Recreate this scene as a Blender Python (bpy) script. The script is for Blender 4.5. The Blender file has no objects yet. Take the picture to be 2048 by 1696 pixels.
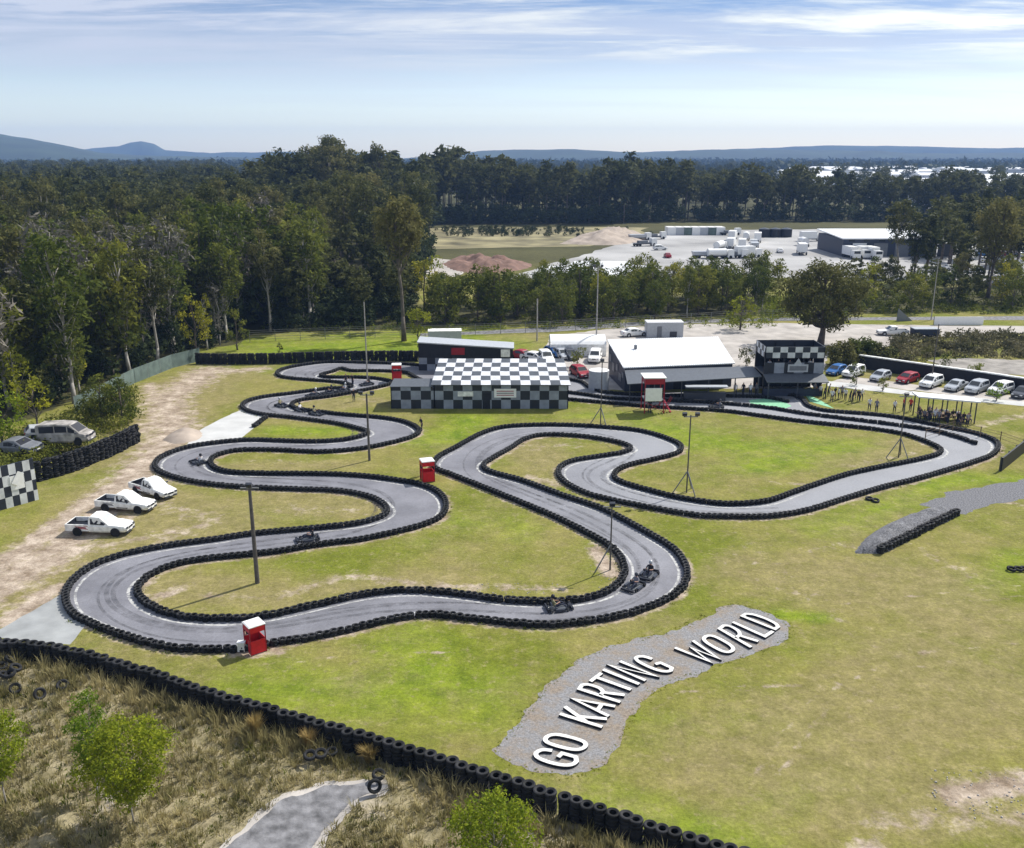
import bpy, bmesh, math, random
import numpy as np
from mathutils import Vector, Matrix, geometry
random.seed(7); RNG = np.random.default_rng(11)
S = bpy.context.scene
COL = S.collection
R = math.radians
PI = math.pi
# ------------------------------------------------------------------ camera
F = 1850.0; CH = 30.0; PITCH = R(16.27)
cam = bpy.data.cameras.new('camera'); camo = bpy.data.objects.new('camera', cam); COL.objects.link(camo)
camo.location = (0, 0, CH); camo.rotation_euler = (PI/2-PITCH, 0, 0)
cam.lens = F/2048*36; cam.sensor_width = 36; cam.sensor_fit = 'HORIZONTAL'; cam.clip_end = 30000; cam.clip_start = .5
S.camera = camo
def W(x, y, z=0.0):
    """a place in the photograph -> the point of the world at height z"""
    dx = (x-1024)/F; v = (848-y)/F
    d = (dx, math.cos(PITCH)+v*math.sin(PITCH), -math.sin(PITCH)+v*math.cos(PITCH))
    t = (z-CH)/d[2]
    return Vector((d[0]*t, d[1]*t, z))
def atD(x, D, z=0.0):
    """point at ground distance D in the direction of column x"""
    depth = D*math.cos(PITCH)+(CH-z)*math.sin(PITCH)
    return Vector(((x-1024)/F*depth, D, z))
# ------------------------------------------------------------------ materials
def newmat(name):
    m = bpy.data.materials.new(name); m.use_nodes = True
    nt = m.node_tree; b = nt.nodes['Principled BSDF']
    return m, nt, b
def mat(name, col, rough=.7, metal=0, var=.15, scale=3., spec=.3, bump=0., bscale=20., objrand=0.):
    m, nt, b = newmat(name); L = nt.links
    b.inputs['Roughness'].default_value = rough; b.inputs['Metallic'].default_value = metal
    b.inputs['Specular IOR Level'].default_value = spec
    tc = nt.nodes.new('ShaderNodeTexCoord')
    n = nt.nodes.new('ShaderNodeTexNoise'); n.inputs['Scale'].default_value = scale; n.inputs['Detail'].default_value = 6
    L.new(tc.outputs['Object'], n.inputs['Vector'])
    mp = nt.nodes.new('ShaderNodeMapRange'); mp.inputs['From Min'].default_value = .3; mp.inputs['From Max'].default_value = .7
    mp.inputs['To Min'].default_value = 1-var; mp.inputs['To Max'].default_value = 1+var
    L.new(n.outputs['Fac'], mp.inputs['Value'])
    hv = nt.nodes.new('ShaderNodeHueSaturation'); hv.inputs['Color'].default_value = (*col, 1)
    if objrand:
        oi = nt.nodes.new('ShaderNodeObjectInfo')
        m2 = nt.nodes.new('ShaderNodeMapRange'); m2.inputs['To Min'].default_value = 1-objrand; m2.inputs['To Max'].default_value = 1+objrand
        L.new(oi.outputs['Random'], m2.inputs['Value'])
        mu = nt.nodes.new('ShaderNodeMath'); mu.operation = 'MULTIPLY'
        L.new(mp.outputs['Result'], mu.inputs[0]); L.new(m2.outputs['Result'], mu.inputs[1]); L.new(mu.outputs[0], hv.inputs['Value'])
        m3 = nt.nodes.new('ShaderNodeMapRange'); m3.inputs['To Min'].default_value = .5-.035*objrand/.3; m3.inputs['To Max'].default_value = .5+.02*objrand/.3
        L.new(oi.outputs['Random'], m3.inputs['Value']); L.new(m3.outputs['Result'], hv.inputs['Hue'])
    else:
        L.new(mp.outputs['Result'], hv.inputs['Value'])
    L.new(hv.outputs['Color'], b.inputs['Base Color'])
    if bump:
        n2 = nt.nodes.new('ShaderNodeTexNoise'); n2.inputs['Scale'].default_value = bscale; n2.inputs['Detail'].default_value = 5
        L.new(tc.outputs['Object'], n2.inputs['Vector'])
        bp = nt.nodes.new('ShaderNodeBump'); bp.inputs['Strength'].default_value = bump; bp.inputs['Distance'].default_value = .05
        L.new(n2.outputs['Fac'], bp.inputs['Height']); L.new(bp.outputs['Normal'], b.inputs['Normal'])
    return m
def leafmat(name, col, col2, trans=.3, objrand=.3, scale=.6):
    m, nt, b = newmat(name); L = nt.links
    b.inputs['Roughness'].default_value = .7; b.inputs['Specular IOR Level'].default_value = .08
    tc = nt.nodes.new('ShaderNodeTexCoord')
    n = nt.nodes.new('ShaderNodeTexNoise'); n.inputs['Scale'].default_value = scale; n.inputs['Detail'].default_value = 5
    L.new(tc.outputs['Object'], n.inputs['Vector'])
    r = nt.nodes.new('ShaderNodeValToRGB'); r.color_ramp.elements[0].position = .35; r.color_ramp.elements[1].position = .65
    r.color_ramp.elements[0].color = (*col, 1); r.color_ramp.elements[1].color = (*col2, 1)
    L.new(n.outputs['Fac'], r.inputs['Fac'])
    oi = nt.nodes.new('ShaderNodeObjectInfo'); hv = nt.nodes.new('ShaderNodeHueSaturation')
    m2 = nt.nodes.new('ShaderNodeMapRange'); m2.inputs['To Min'].default_value = 1-objrand; m2.inputs['To Max'].default_value = 1+objrand
    L.new(oi.outputs['Random'], m2.inputs['Value']); L.new(m2.outputs['Result'], hv.inputs['Value'])
    m3 = nt.nodes.new('ShaderNodeMapRange'); m3.inputs['To Min'].default_value = .515; m3.inputs['To Max'].default_value = .475
    L.new(oi.outputs['Random'], m3.inputs['Value']); L.new(m3.outputs['Result'], hv.inputs['Hue'])
    L.new(r.outputs['Color'], hv.inputs['Color']); L.new(hv.outputs['Color'], b.inputs['Base Color'])
    t = nt.nodes.new('ShaderNodeBsdfTranslucent'); L.new(hv.outputs['Color'], t.inputs['Color'])
    mx = nt.nodes.new('ShaderNodeMixShader'); mx.inputs[0].default_value = trans
    L.new(b.outputs[0], mx.inputs[1]); L.new(t.outputs[0], mx.inputs[2]); L.new(mx.outputs[0], nt.nodes['Material Output'].inputs['Surface'])
    return m
M = {}
M['tyre'] = mat('tyre_rubber', (.016,.0165,.018), .75, var=.7, scale=1.7, spec=.25, objrand=.5)
def wornmat(name, col, dens, scale=3., lo=.4, hi=.6, rough=.7):
    m, nt, b = newmat(name); L = nt.links; b.inputs['Base Color'].default_value = (*col,1); b.inputs['Roughness'].default_value = rough
    g = nt.nodes.new('ShaderNodeNewGeometry'); n = nt.nodes.new('ShaderNodeTexNoise'); n.inputs['Scale'].default_value = scale; n.inputs['Detail'].default_value = 8; n.inputs['Roughness'].default_value = .72; L.new(g.outputs['Position'], n.inputs['Vector'])
    r = nt.nodes.new('ShaderNodeMapRange'); r.inputs['From Min'].default_value = lo; r.inputs['From Max'].default_value = hi; r.inputs['To Max'].default_value = dens; L.new(n.outputs['Fac'], r.inputs['Value'])
    t = nt.nodes.new('ShaderNodeBsdfTransparent'); x = nt.nodes.new('ShaderNodeMixShader'); L.new(r.outputs[0], x.inputs[0]); L.new(t.outputs[0], x.inputs[1]); L.new(b.outputs[0], x.inputs[2]); L.new(x.outputs[0], nt.nodes['Material Output'].inputs['Surface'])
    return m
M['white_line'] = wornmat('white_line_paint', (.62,.62,.6), .8, 1.6, .36, .56)
M['tyre_mark'] = wornmat('rubber_marks', (.055,.055,.06), .42, 1.1, .38, .68)
M['asphalt_old'] = mat('old_asphalt', (.17,.168,.175), .85, var=.55, scale=1.6, bump=.5, bscale=8)

M['gravel'] = mat('gravel', (.215,.20,.188), .95, var=.55, scale=9, bump=.8, bscale=16)
m_, nt, b_ = newmat('letter_gravel'); N_ = nt.nodes.new; g_ = N_('ShaderNodeNewGeometry'); b_.inputs['Roughness'].default_value = .95
def _n(s_, d_=8, r_=.75):
    n = N_('ShaderNodeTexNoise'); n.inputs['Scale'].default_value = s_; n.inputs['Detail'].default_value = d_; n.inputs['Roughness'].default_value = r_; nt.links.new(g_.outputs['Position'], n.inputs['Vector']); return n.outputs['Fac']
def _r(f, a, c, c0, c1):
    q = N_('ShaderNodeValToRGB'); q.color_ramp.elements[0].position = a; q.color_ramp.elements[1].position = c; q.color_ramp.elements[0].color = (*c0,1); q.color_ramp.elements[1].color = (*c1,1); nt.links.new(f, q.inputs['Fac']); return q.outputs[0]
x_ = N_('ShaderNodeMix'); x_.data_type = 'RGBA'; nt.links.new(_r(_n(.45), .45, .6, (0,0,0), (1,1,1)), x_.inputs[0])
nt.links.new(_r(_n(7), .35, .65, (.13,.13,.135), (.33,.325,.33)), x_.inputs[6]); nt.links.new(_r(_n(6), .35, .65, (.14,.115,.09), (.34,.28,.22)), x_.inputs[7])
y_ = N_('ShaderNodeMix'); y_.data_type = 'RGBA'; nt.links.new(_r(_n(1.6), .62, .70, (0,0,0), (.7,.7,.7)), y_.inputs[0]); nt.links.new(x_.outputs[2], y_.inputs[6]); y_.inputs[7].default_value = (.17,.17,.05,1)
nt.links.new(y_.outputs[2], b_.inputs['Base Color']); bp_ = N_('ShaderNodeBump'); bp_.inputs['Strength'].default_value = .8; bp_.inputs['Distance'].default_value = .06; nt.links.new(_n(10, 5), bp_.inputs['Height']); nt.links.new(bp_.outputs[0], b_.inputs['Normal'])
M['gravel_bed'] = m_
M['gravel_dark'] = mat('dark_gravel', (.15,.15,.16), .95, var=.6, scale=8, bump=.9, bscale=9)
M['gravel_pale'] = mat('pale_gravel', (.40,.37,.34), .95, var=.25, scale=.35, bump=.3, bscale=6)
M['gravel_dusty'] = mat('dusty_gravel', (.27,.25,.225), .95, var=.35, scale=.5, bump=.4)
M['concrete'] = mat('concrete', (.50,.50,.49), .85, var=.12, scale=.5)
M['concrete_grey'] = mat('grey_concrete', (.30,.31,.31), .85, var=.2, scale=.6)
M['yard'] = mat('yard_concrete', (.34,.335,.33), .9, var=.35, scale=.04)
M['green_paint'] = mat('green_paint', (.22,.50,.30), .6, var=.2)
M['white'] = mat('white_paint', (.8,.8,.79), .45, var=.06)
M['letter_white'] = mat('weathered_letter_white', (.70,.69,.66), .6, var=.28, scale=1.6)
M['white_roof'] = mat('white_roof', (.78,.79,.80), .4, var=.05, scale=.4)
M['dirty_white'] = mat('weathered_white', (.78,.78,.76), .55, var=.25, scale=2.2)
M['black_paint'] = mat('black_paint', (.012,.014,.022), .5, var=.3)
M['navy'] = mat('navy_cladding', (.035,.045,.075), .5, var=.15)
M['dark_grey'] = mat('dark_grey_metal', (.09,.10,.115), .5, var=.15)
M['mid_grey'] = mat('mid_grey_metal', (.17,.18,.20), .45, var=.12)
M['light_grey'] = mat('light_grey_metal', (.42,.44,.47), .4, var=.1)
M['red'] = mat('red_paint', (.55,.012,.02), .45, var=.12)
M['dark_red'] = mat('dark_red_paint', (.30,.015,.03), .4, var=.1)
M['blue'] = mat('blue_paint', (.04,.14,.36), .35, var=.08)
M['silver'] = mat('silver_paint', (.45,.47,.50), .3, metal=.3, var=.05)
M['charcoal'] = mat('charcoal_paint', (.05,.055,.07), .3, var=.08)
M['glass'] = mat('dark_glass', (.02,.025,.03), .08, var=.05, spec=.8)
M['steel'] = mat('galvanised_steel', (.22,.22,.22), .5, metal=.4, var=.2)
M['pole_dark'] = mat('weathered_pole', (.10,.09,.085), .7, var=.3)
M['pole_pale'] = mat('pale_pole', (.34,.32,.30), .7, var=.2)
M['wood'] = mat('timber', (.16,.11,.07), .8, var=.3)
M['skin'] = mat('skin', (.42,.24,.17), .6, var=.05)
M['hair'] = mat('hair', (.03,.02,.015), .6, var=.2)
M['denim'] = mat('dark_trousers', (.03,.035,.06), .8, var=.2)
M['shirt_white'] = mat('white_shirt', (.7,.7,.72), .8, var=.1)
M['shirt_black'] = mat('black_shirt', (.02,.02,.025), .8, var=.1)
M['shirt_red'] = mat('red_shirt', (.5,.05,.04), .8, var=.1)
M['shirt_grey'] = mat('grey_shirt', (.2,.2,.23), .8, var=.1)
M['shirt_khaki'] = mat('khaki_shirt', (.24,.23,.13), .8, var=.1)
M['bark'] = mat('bark', (.13,.11,.09), .9, var=.35, scale=1.5, objrand=.2)
M['bark_pale'] = mat('pale_bark', (.30,.28,.25), .9, var=.3, scale=1.5, objrand=.15)
M['red_soil'] = mat('red_soil', (.19,.115,.09), .95, var=.35, scale=.4, bump=.6, bscale=2)
M['slope'] = mat('dry_grass_slope', (.21,.185,.10), .95, var=.6, scale=.09)
M['sand'] = mat('sand_soil', (.36,.30,.25), .95, var=.25, scale=.3, bump=.6, bscale=2)
M['shade_green'] = mat('green_shade_cloth', (.12,.16,.145), .9, var=.25, scale=1)
M['rust'] = mat('rust', (.16,.08,.06), .8, var=.5, scale=4)
M['leaf_gum'] = leafmat('gum_leaves', (.068,.076,.020), (.195,.190,.062), .38, .38)
M['leaf_dark'] = leafmat('dark_leaves', (.042,.052,.014), (.130,.136,.040), .33, .35)
M['leaf_bushy'] = leafmat('bushy_leaves', (.060,.084,.014), (.165,.185,.028), .40, .32)
M['leaf_yellow'] = leafmat('yellow_green_leaves', (.13,.155,.014), (.36,.36,.03), .45, .15)
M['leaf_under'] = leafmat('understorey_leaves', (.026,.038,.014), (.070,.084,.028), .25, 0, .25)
M['leaf_grey'] = leafmat('grey_brown_foliage', (.11,.105,.085), (.20,.185,.155), .2, .2)
M['leaf_sapling'] = leafmat('sapling_leaves', (.085,.150,.012), (.27,.34,.025), .45, .12, 3.)
M['leaf_bright'] = leafmat('bright_shrub_leaves', (.09,.13,.015), (.17,.21,.02), .4, .2, 1.)
M['drygrass'] = leafmat('dry_grass_blades', (.21,.19,.075), (.46,.40,.20), .35, .1, .35)
M['strawgrass'] = leafmat('straw_grass_blades', (.36,.25,.10), (.45,.34,.14), .35, .1, 3)
M['scrub'] = leafmat('scrub_foliage', (.05,.055,.02), (.17,.16,.08), .3, .1, .3)
M['farleaf'] = leafmat('far_wood_foliage', (.018,.034,.014), (.045,.062,.022), .2, 0, .03)
for k_ in ('white_roof',):
    nt = M[k_].node_tree; b_ = nt.nodes['Principled BSDF']; tc_ = nt.nodes.new('ShaderNodeTexCoord'); wv = nt.nodes.new('ShaderNodeTexWave'); wv.inputs['Scale'].default_value = 1.1; wv.bands_direction = 'X'
    nt.links.new(tc_.outputs['Object'], wv.inputs['Vector']); bp_ = nt.nodes.new('ShaderNodeBump'); bp_.inputs['Strength'].default_value = .8; bp_.inputs['Distance'].default_value = .06; nt.links.new(wv.outputs['Fac'], bp_.inputs['Height']); nt.links.new(bp_.outputs[0], b_.inputs['Normal'])
# checker materials by object coordinates
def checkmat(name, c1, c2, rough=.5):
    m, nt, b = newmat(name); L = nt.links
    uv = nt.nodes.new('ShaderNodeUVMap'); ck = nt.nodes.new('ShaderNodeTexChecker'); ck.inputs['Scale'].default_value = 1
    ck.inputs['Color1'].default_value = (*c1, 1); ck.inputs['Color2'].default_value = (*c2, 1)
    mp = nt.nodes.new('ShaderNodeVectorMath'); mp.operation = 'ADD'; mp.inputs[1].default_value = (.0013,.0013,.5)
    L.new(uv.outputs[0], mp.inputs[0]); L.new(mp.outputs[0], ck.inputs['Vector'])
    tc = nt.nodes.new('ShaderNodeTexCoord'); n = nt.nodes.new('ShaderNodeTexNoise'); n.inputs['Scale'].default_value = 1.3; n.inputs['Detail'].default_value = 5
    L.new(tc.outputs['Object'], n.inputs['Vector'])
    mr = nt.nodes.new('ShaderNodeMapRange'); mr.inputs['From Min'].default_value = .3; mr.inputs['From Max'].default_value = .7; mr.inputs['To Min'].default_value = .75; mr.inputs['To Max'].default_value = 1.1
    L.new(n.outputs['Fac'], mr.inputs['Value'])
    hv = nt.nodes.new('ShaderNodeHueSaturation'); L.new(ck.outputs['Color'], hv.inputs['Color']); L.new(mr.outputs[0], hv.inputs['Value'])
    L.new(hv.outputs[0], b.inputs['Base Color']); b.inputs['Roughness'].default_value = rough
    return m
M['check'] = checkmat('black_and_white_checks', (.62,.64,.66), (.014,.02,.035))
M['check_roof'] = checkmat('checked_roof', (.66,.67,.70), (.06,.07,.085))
M['check_dim'] = checkmat('grey_checks', (.27,.30,.36), (.010,.014,.024))  # white cells dimmed to blue-grey, the walls' shade put into the colour
# ------------------------------------------------------------------ object helpers
def link(o, parent=None):
    COL.objects.link(o)
    if parent is not None: o.parent = parent
    return o
def tag(o, label=None, cat=None, group=None, kind=None):
    if label: o['label'] = label
    if cat: o['category'] = cat
    if group: o['group'] = group
    if kind: o['kind'] = kind
    return o
def empty(name, loc=(0,0,0), rz=0, label=None, cat=None, group=None, sc=1):
    o = bpy.data.objects.new(name, None); o.empty_display_size = .3; link(o)
    o.location = loc; o.rotation_euler = (0,0,rz); o.scale = (sc,)*3
    return tag(o, label, cat, group)
def copy_tree(o, parent=None):
    c = o.copy(); COL.objects.link(c)
    if parent is not None: c.parent = parent
    for ch in list(o.children): copy_tree(ch, c)
    return c
def npmesh(name, v, f, mats, midx=None, smooth=False, uv=None):
    """v (n,3), f (m,k) with k 3 or 4"""
    me = bpy.data.meshes.new(name); v = np.asarray(v, np.float32); f = np.asarray(f, np.int32)
    me.vertices.add(len(v)); me.vertices.foreach_set('co', v.ravel())
    k = f.shape[1]; me.loops.add(f.size); me.loops.foreach_set('vertex_index', f.ravel())
    me.polygons.add(len(f)); me.polygons.foreach_set('loop_start', np.arange(0, f.size, k, dtype=np.int32))
    me.polygons.foreach_set('loop_total', np.full(len(f), k, np.int32))
    for m in (mats if isinstance(mats, (list, tuple)) else [mats]): me.materials.append(m)
    if midx is not None: me.polygons.foreach_set('material_index', np.asarray(midx, np.int32))
    if smooth: me.polygons.foreach_set('use_smooth', np.ones(len(f), bool))
    me.update(calc_edges=True); me.validate()
    return me
class MB:
    """collects simple shapes into one mesh"""
    def __init__(s): s.v = []; s.f = []; s.m = []; s.uv = []
    def add(s, vs, fs, mi=0, uvs=None):
        b = len(s.v); s.v += [tuple(p) for p in vs]; s.f += [tuple(i+b for i in f) for f in fs]; s.m += [mi]*len(fs)
        s.uv += uvs if uvs else [None]*len(fs)
        return s
    def box(s, c, size, mi=0, rz=0, rx=0, ry=0, taper=1.0):
        hx, hy, hz = [q/2 for q in size]; rot = Matrix.Rotation(rz,3,'Z') @ Matrix.Rotation(ry,3,'Y') @ Matrix.Rotation(rx,3,'X')
        vs = []
        for z in (-hz, hz):
            t = taper if z > 0 else 1
            for x, y in ((-hx,-hy),(hx,-hy),(hx,hy),(-hx,hy)): vs.append(Vector(c)+rot@Vector((x*t, y*t, z)))
        return s.add(vs, [(3,2,1,0),(4,5,6,7),(0,1,5,4),(1,2,6,5),(2,3,7,6),(3,0,4,7)], mi)
    def tube(s, p0, p1, r0, r1=None, n=8, mi=0, caps=True):
        p0 = Vector(p0); p1 = Vector(p1); r1 = r0 if r1 is None else r1
        d = (p1-p0).normalized(); a = d.orthogonal().normalized(); b = d.cross(a)
        vs = []
        for p, r in ((p0,r0),(p1,r1)):
            for i in range(n):
                t = 2*PI*i/n; vs.append(p+a*(r*math.cos(t))+b*(r*math.sin(t)))
        fs = [(i,(i+1)%n,n+(i+1)%n,n+i) for i in range(n)]
        if caps: fs += [tuple(range(n-1,-1,-1)), tuple(range(n,2*n))]
        return s.add(vs, fs, mi)
    def path(s, pts, rs, n=6, mi=0):
        for i in range(len(pts)-1): s.tube(pts[i], pts[i+1], rs[i], rs[i+1], n, mi, caps=(i in (0,len(pts)-2)))
        return s
    def ring(s, c, prof, n=16, mi=0, axis='Z', closed=True):
        """revolve profile [(r,z)..] about an axis through c"""
        vs = []; k = len(prof)
        for i in range(n):
            t = 2*PI*i/n
            for r, z in prof:
                q = (r*math.cos(t), r*math.sin(t), z)
                if axis == 'Y': q = (q[0], q[2], q[1])
                if axis == 'X': q = (q[2], q[0], q[1])
                vs.append(Vector(c)+Vector(q))
        fs = []
        kk = k if closed else k-1
        for i in range(n):
            j = (i+1) % n
            for a in range(kk):
                b = (a+1) % k; fs.append((i*k+a, j*k+a, j*k+b, i*k+b))
        return s.add(vs, fs, mi)
    def quad(s, a, b, c, d, mi=0, uv=None):
        return s.add([a,b,c,d], [(0,1,2,3)], mi, [uv] if uv else None)
    def prism(s, pts, z0, z1, mi=0):
        """pts: outline in xy (ccw)"""
        n = len(pts); vs = [(p[0],p[1],z0) for p in pts]+[(p[0],p[1],z1) for p in pts]
        return s.add(vs, [tuple(range(n-1,-1,-1)), tuple(range(n,2*n))]+[(i,(i+1)%n,n+(i+1)%n,n+i) for i in range(n)], mi)
    def slab(s, q, th, mi=0, uv=None):
        """thick plate whose top face is quad q (4 points)"""
        q = [Vector(p) for p in q]; n = (q[1]-q[0]).cross(q[3]-q[0]).normalized()
        if n.z < 0: n = -n
        b = [p-n*th for p in q]
        s.add(q, [(0,1,2,3)], mi, [uv] if uv else None)
        return s.add(q+b, [(7,6,5,4),(0,4,5,1),(1,5,6,2),(2,6,7,3),(3,7,4,0)], mi)
    def mesh(s, name, mats, smooth=False):
        me = bpy.data.meshes.new(name); me.from_pydata(s.v, [], s.f)
        for m in (mats if isinstance(mats,(list,tuple)) else [mats]): me.materials.append(m)
        me.polygons.foreach_set('material_index', s.m)
        if any(u for u in s.uv):
            ul = me.uv_layers.new(name='UVMap')
            for p, u in zip(me.polygons, s.uv):
                if u:
                    for li, q in zip(p.loop_indices, u): ul.data[li].uv = q
        if smooth: me.polygons.foreach_set('use_smooth', [True]*len(me.polygons))
        me.update(); return me
    def build(s, name, mats, parent=None, smooth=False, loc=None, rz=0):
        o = bpy.data.objects.new(name, s.mesh(name, mats, smooth)); link(o, parent)
        if loc is not None: o.location = loc
        if rz: o.rotation_euler = (0,0,rz)
        return o
def meshobj(name, me, parent=None, loc=None):
    o = bpy.data.objects.new(name, me); link(o, parent)
    if loc is not None: o.location = loc
    return o
# ------------------------------------------------------------------ noise
def vnoise(x, y, seed=0):
    xi = np.floor(x).astype(np.int64); yi = np.floor(y).astype(np.int64); xf = x-xi; yf = y-yi
    u = xf*xf*(3-2*xf); v = yf*yf*(3-2*yf)
    def h(a, b):
        n = (a*374761393+b*668265263+seed*2246822519) & 0xffffffff
        n = ((n ^ (n >> 13))*1274126177) & 0xffffffff
        return ((n ^ (n >> 16)) & 0xffff)/65535.
    return (h(xi,yi)*(1-u)+h(xi+1,yi)*u)*(1-v)+(h(xi,yi+1)*(1-u)+h(xi+1,yi+1)*u)*v
def fbm(x, y, s, seed=0, o=4):
    r = 0; a = .5; t = 0
    for i in range(o):
        r = r+a*vnoise(x*s*2**i, y*s*2**i, seed+i); t += a; a *= .5
    return r/t
# ------------------------------------------------------------------ curves
def wpts(px, z=0.): return [W(x, y, z).to_2d() for x, y in px]
def spline(P, step=.25, closed=False):
    """centripetal-ish Catmull-Rom through P (2D), resampled at equal steps"""
    P = [Vector(p) for p in P]; out = []
    n = len(P)
    for i in range(n-1):
        p0 = P[i-1] if i else P[0]*2-P[1]; p1 = P[i]; p2 = P[i+1]; p3 = P[i+2] if i+2 < n else P[-1]*2-P[-2]
        k = max(2, int((p2-p1).length/.15)); 
        t01 = max((p1-p0).length,1e-4)**.5; t12 = max((p2-p1).length,1e-4)**.5; t23 = max((p3-p2).length,1e-4)**.5
        m1 = (p2-p1)+t12*((p1-p0)/t01-(p2-p0)/(t01+t12)); m2 = (p2-p1)+t12*((p3-p2)/t23-(p3-p1)/(t12+t23))
        for j in range(k):
            t = j/k
            out.append(p1*(2*t**3-3*t*t+1)+m1*(t**3-2*t*t+t)+p2*(-2*t**3+3*t*t)+m2*(t**3-t*t))
    out.append(P[-1])
    A = np.array([tuple(p) for p in out]); 
    # light smoothing against jitter of the trace
    for _ in range(14):
        A[1:-1] = A[1:-1]*.5+(A[:-2]+A[2:])*.25
    d = np.r_[0, np.cumsum(np.linalg.norm(np.diff(A, axis=0), axis=1))]
    k = max(2, int(round(d[-1]/step))); t = np.linspace(0, d[-1], k+1)
    return np.c_[np.interp(t, d, A[:,0]), np.interp(t, d, A[:,1])]
def normals(A):
    T = np.gradient(A, axis=0); T /= np.linalg.norm(T, axis=1)[:,None]+1e-9
    return T, np.c_[-T[:,1], T[:,0]]
A_PX = [(905,746),(867,734),(829,728),(776,725),(706,723),(653,722.5),(628,725),(600,729),(570,735),(554,743.6),(560,751),(583,755),(618,758),(639,759.5),(671,762),(695,766),(705,771),(690,774),(658,775),(635,778),(583,785),(530,791.5),(495,800),(484,810),(493,819),(524,827),(573,832),(622,838),(678,846),(706,852.6),(730,859),(737,864),(726,869),(699,876),(640,881),(573,880),(495,878),(436,883),(387,890),(348,900.6),(319,914),(309,928),(315,939),(339,949.5),(378,960),(436,968),(505,973),(612,977),(650,978),(689,981),(718,986),(749,995),(769,1008),(775,1022),(765,1030),(728,1042),(679,1049),(640,1053),(498,1066),(432,1076),(354,1086),(295,1096),(237,1109),(188,1127),(153,1150),(133,1176),(131,1199),(142,1222),(168,1238),(217,1258),(276,1277),(334,1291),(393,1296),(491,1294),(548,1283),(617,1273),(695,1257),(773,1238),(832,1227),(878,1227),(922,1232),(1004,1241),(1086,1247),(1168,1241),(1250,1226),(1318,1203),(1360,1178),(1374.6,1148),(1368,1121),(1346,1094),(1308,1070),(1255,1041),(1203,1014.5),(1124,988),(1044.5,959),(973,938),(967,927.5),(984,915),(1023,893),(1050,876),(1084,868),(1150,869.5),(1203,876),(1250,886.7),(1263,894.6),(1247.6,902.5),(1189.6,912),(1145,919.6),(1121,931.5),(1118,948.6),(1137,967),(1176,985.5),(1229,999),(1308,1014.6),(1398,1029),(1456,1031),(1532,1031),(1608.5,1020),(1685,997),(1761,974),(1837,955),(1896,938),(1949.5,921.5),(1985.5,907),(1997,889),(1985.5,876.6),(1949.5,864),(1896,853),(1842,842),(1788,831.6),(1734,826),(1680,822),(1647,819),(1618,811),(1603.5,796),(1583,788),(1554,786)]
B_PX = [(862,768),(834,755),(811,743.6),(781,741),(732,740),(700,740),(683,735),(667,741),(640,749),(653,752.5),(685,753),(714.6,753),(750,755),(774,759),(784,763),(776,768),(741,776),(706,783),(653,792),(609,797),(588,802.5),(583,809.5),(595,815.7),(653,823.6),(706,829),(758.5,833),(802.5,840),(829,850),(839,860),(829,870),(805,878),(777,885),(738,893),(689,899),(640,902),(612,901),(534,897.7),(475,898.7),(446,904.5),(426.5,912),(420.6,924),(430,934),(456,941.6),(514,944.6),(612,945.5),(650,946),(718,949),(777,955.7),(835,965.5),(864.6,975),(884,989),(892,1004.5),(889,1022),(874,1036),(835,1051),(777,1065),(718,1077),(640,1086.5),(548,1101.5),(480,1108),(432,1113),(373,1121),(325,1135),(291,1154),(275,1170),(276,1185.5),(295,1205),(334,1223),(383,1232),(451.5,1235),(490,1233),(539,1227),(597,1215),(656,1201),(714,1188),(773,1180),(831.6,1177.7),(878,1180.6),(922,1185),(1004,1196),(1086,1200),(1154.5,1196),(1209,1182.5),(1239,1162),(1250,1134.7),(1238,1107),(1214,1085.5),(1176,1064.6),(1124,1038),(1044.5,1004),(965.5,972),(899.5,946),(868,933),(874,914),(913,892),(965.5,864),(1005,852.4),(1058,848.5),(1124,848),(1203,852),(1282,860),(1334.5,875),(1361,888),(1358,902.5),(1321,914),(1255.5,929),(1232,941),(1229,954),(1250,964.5),(1295,977.6),(1348,991),(1398,1000),(1456,1005.7),(1532,1000.6),(1583,984),(1634,966),(1697,946),(1761,932),(1837,917),(1875,906.7),(1883,898),(1870,889),(1851,881),(1806,866),(1752,857),(1680,849),(1618,842.5),(1530,831),(1457,821),(1383.7,816),(1296,811),(1222.5,804.5),(1134.6,797),(1100,794)]
C_PX = [(1135,783),(1167,787),(1222.5,795),(1296,798.6),(1413,803),(1480,808),(1540,814),(1600,824),(1680,834),(1734,840.6),(1806,849.6),(1860,858),(1913.6,871.5),(1949.5,884)]
D_PX = [(1136.5,757),(1162,762),(1180,774),(1205,782),(1243,786),(1300,789),(1380,790),(1470,791),(1530,793),(1575,801)]
CA = spline(wpts(A_PX, .25)); CB = spline(wpts(B_PX, .25)); CC = spline(wpts(C_PX, .25)); CD = spline(wpts(D_PX, .25))
WALL_PX = [(-60,1268),(0,1276),(60,1281),(120,1289),(200,1309),(300,1337),(400,1372),(500,1400),(600,1428),(700,1457),(800,1485),(900,1515),(1000,1545),(1100,1577),(1200,1610),(1300,1641),(1400,1672),(1500,1702),(1600,1730),(1700,1760)]
CW = spline(wpts(WALL_PX, 1.3), .3)
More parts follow.
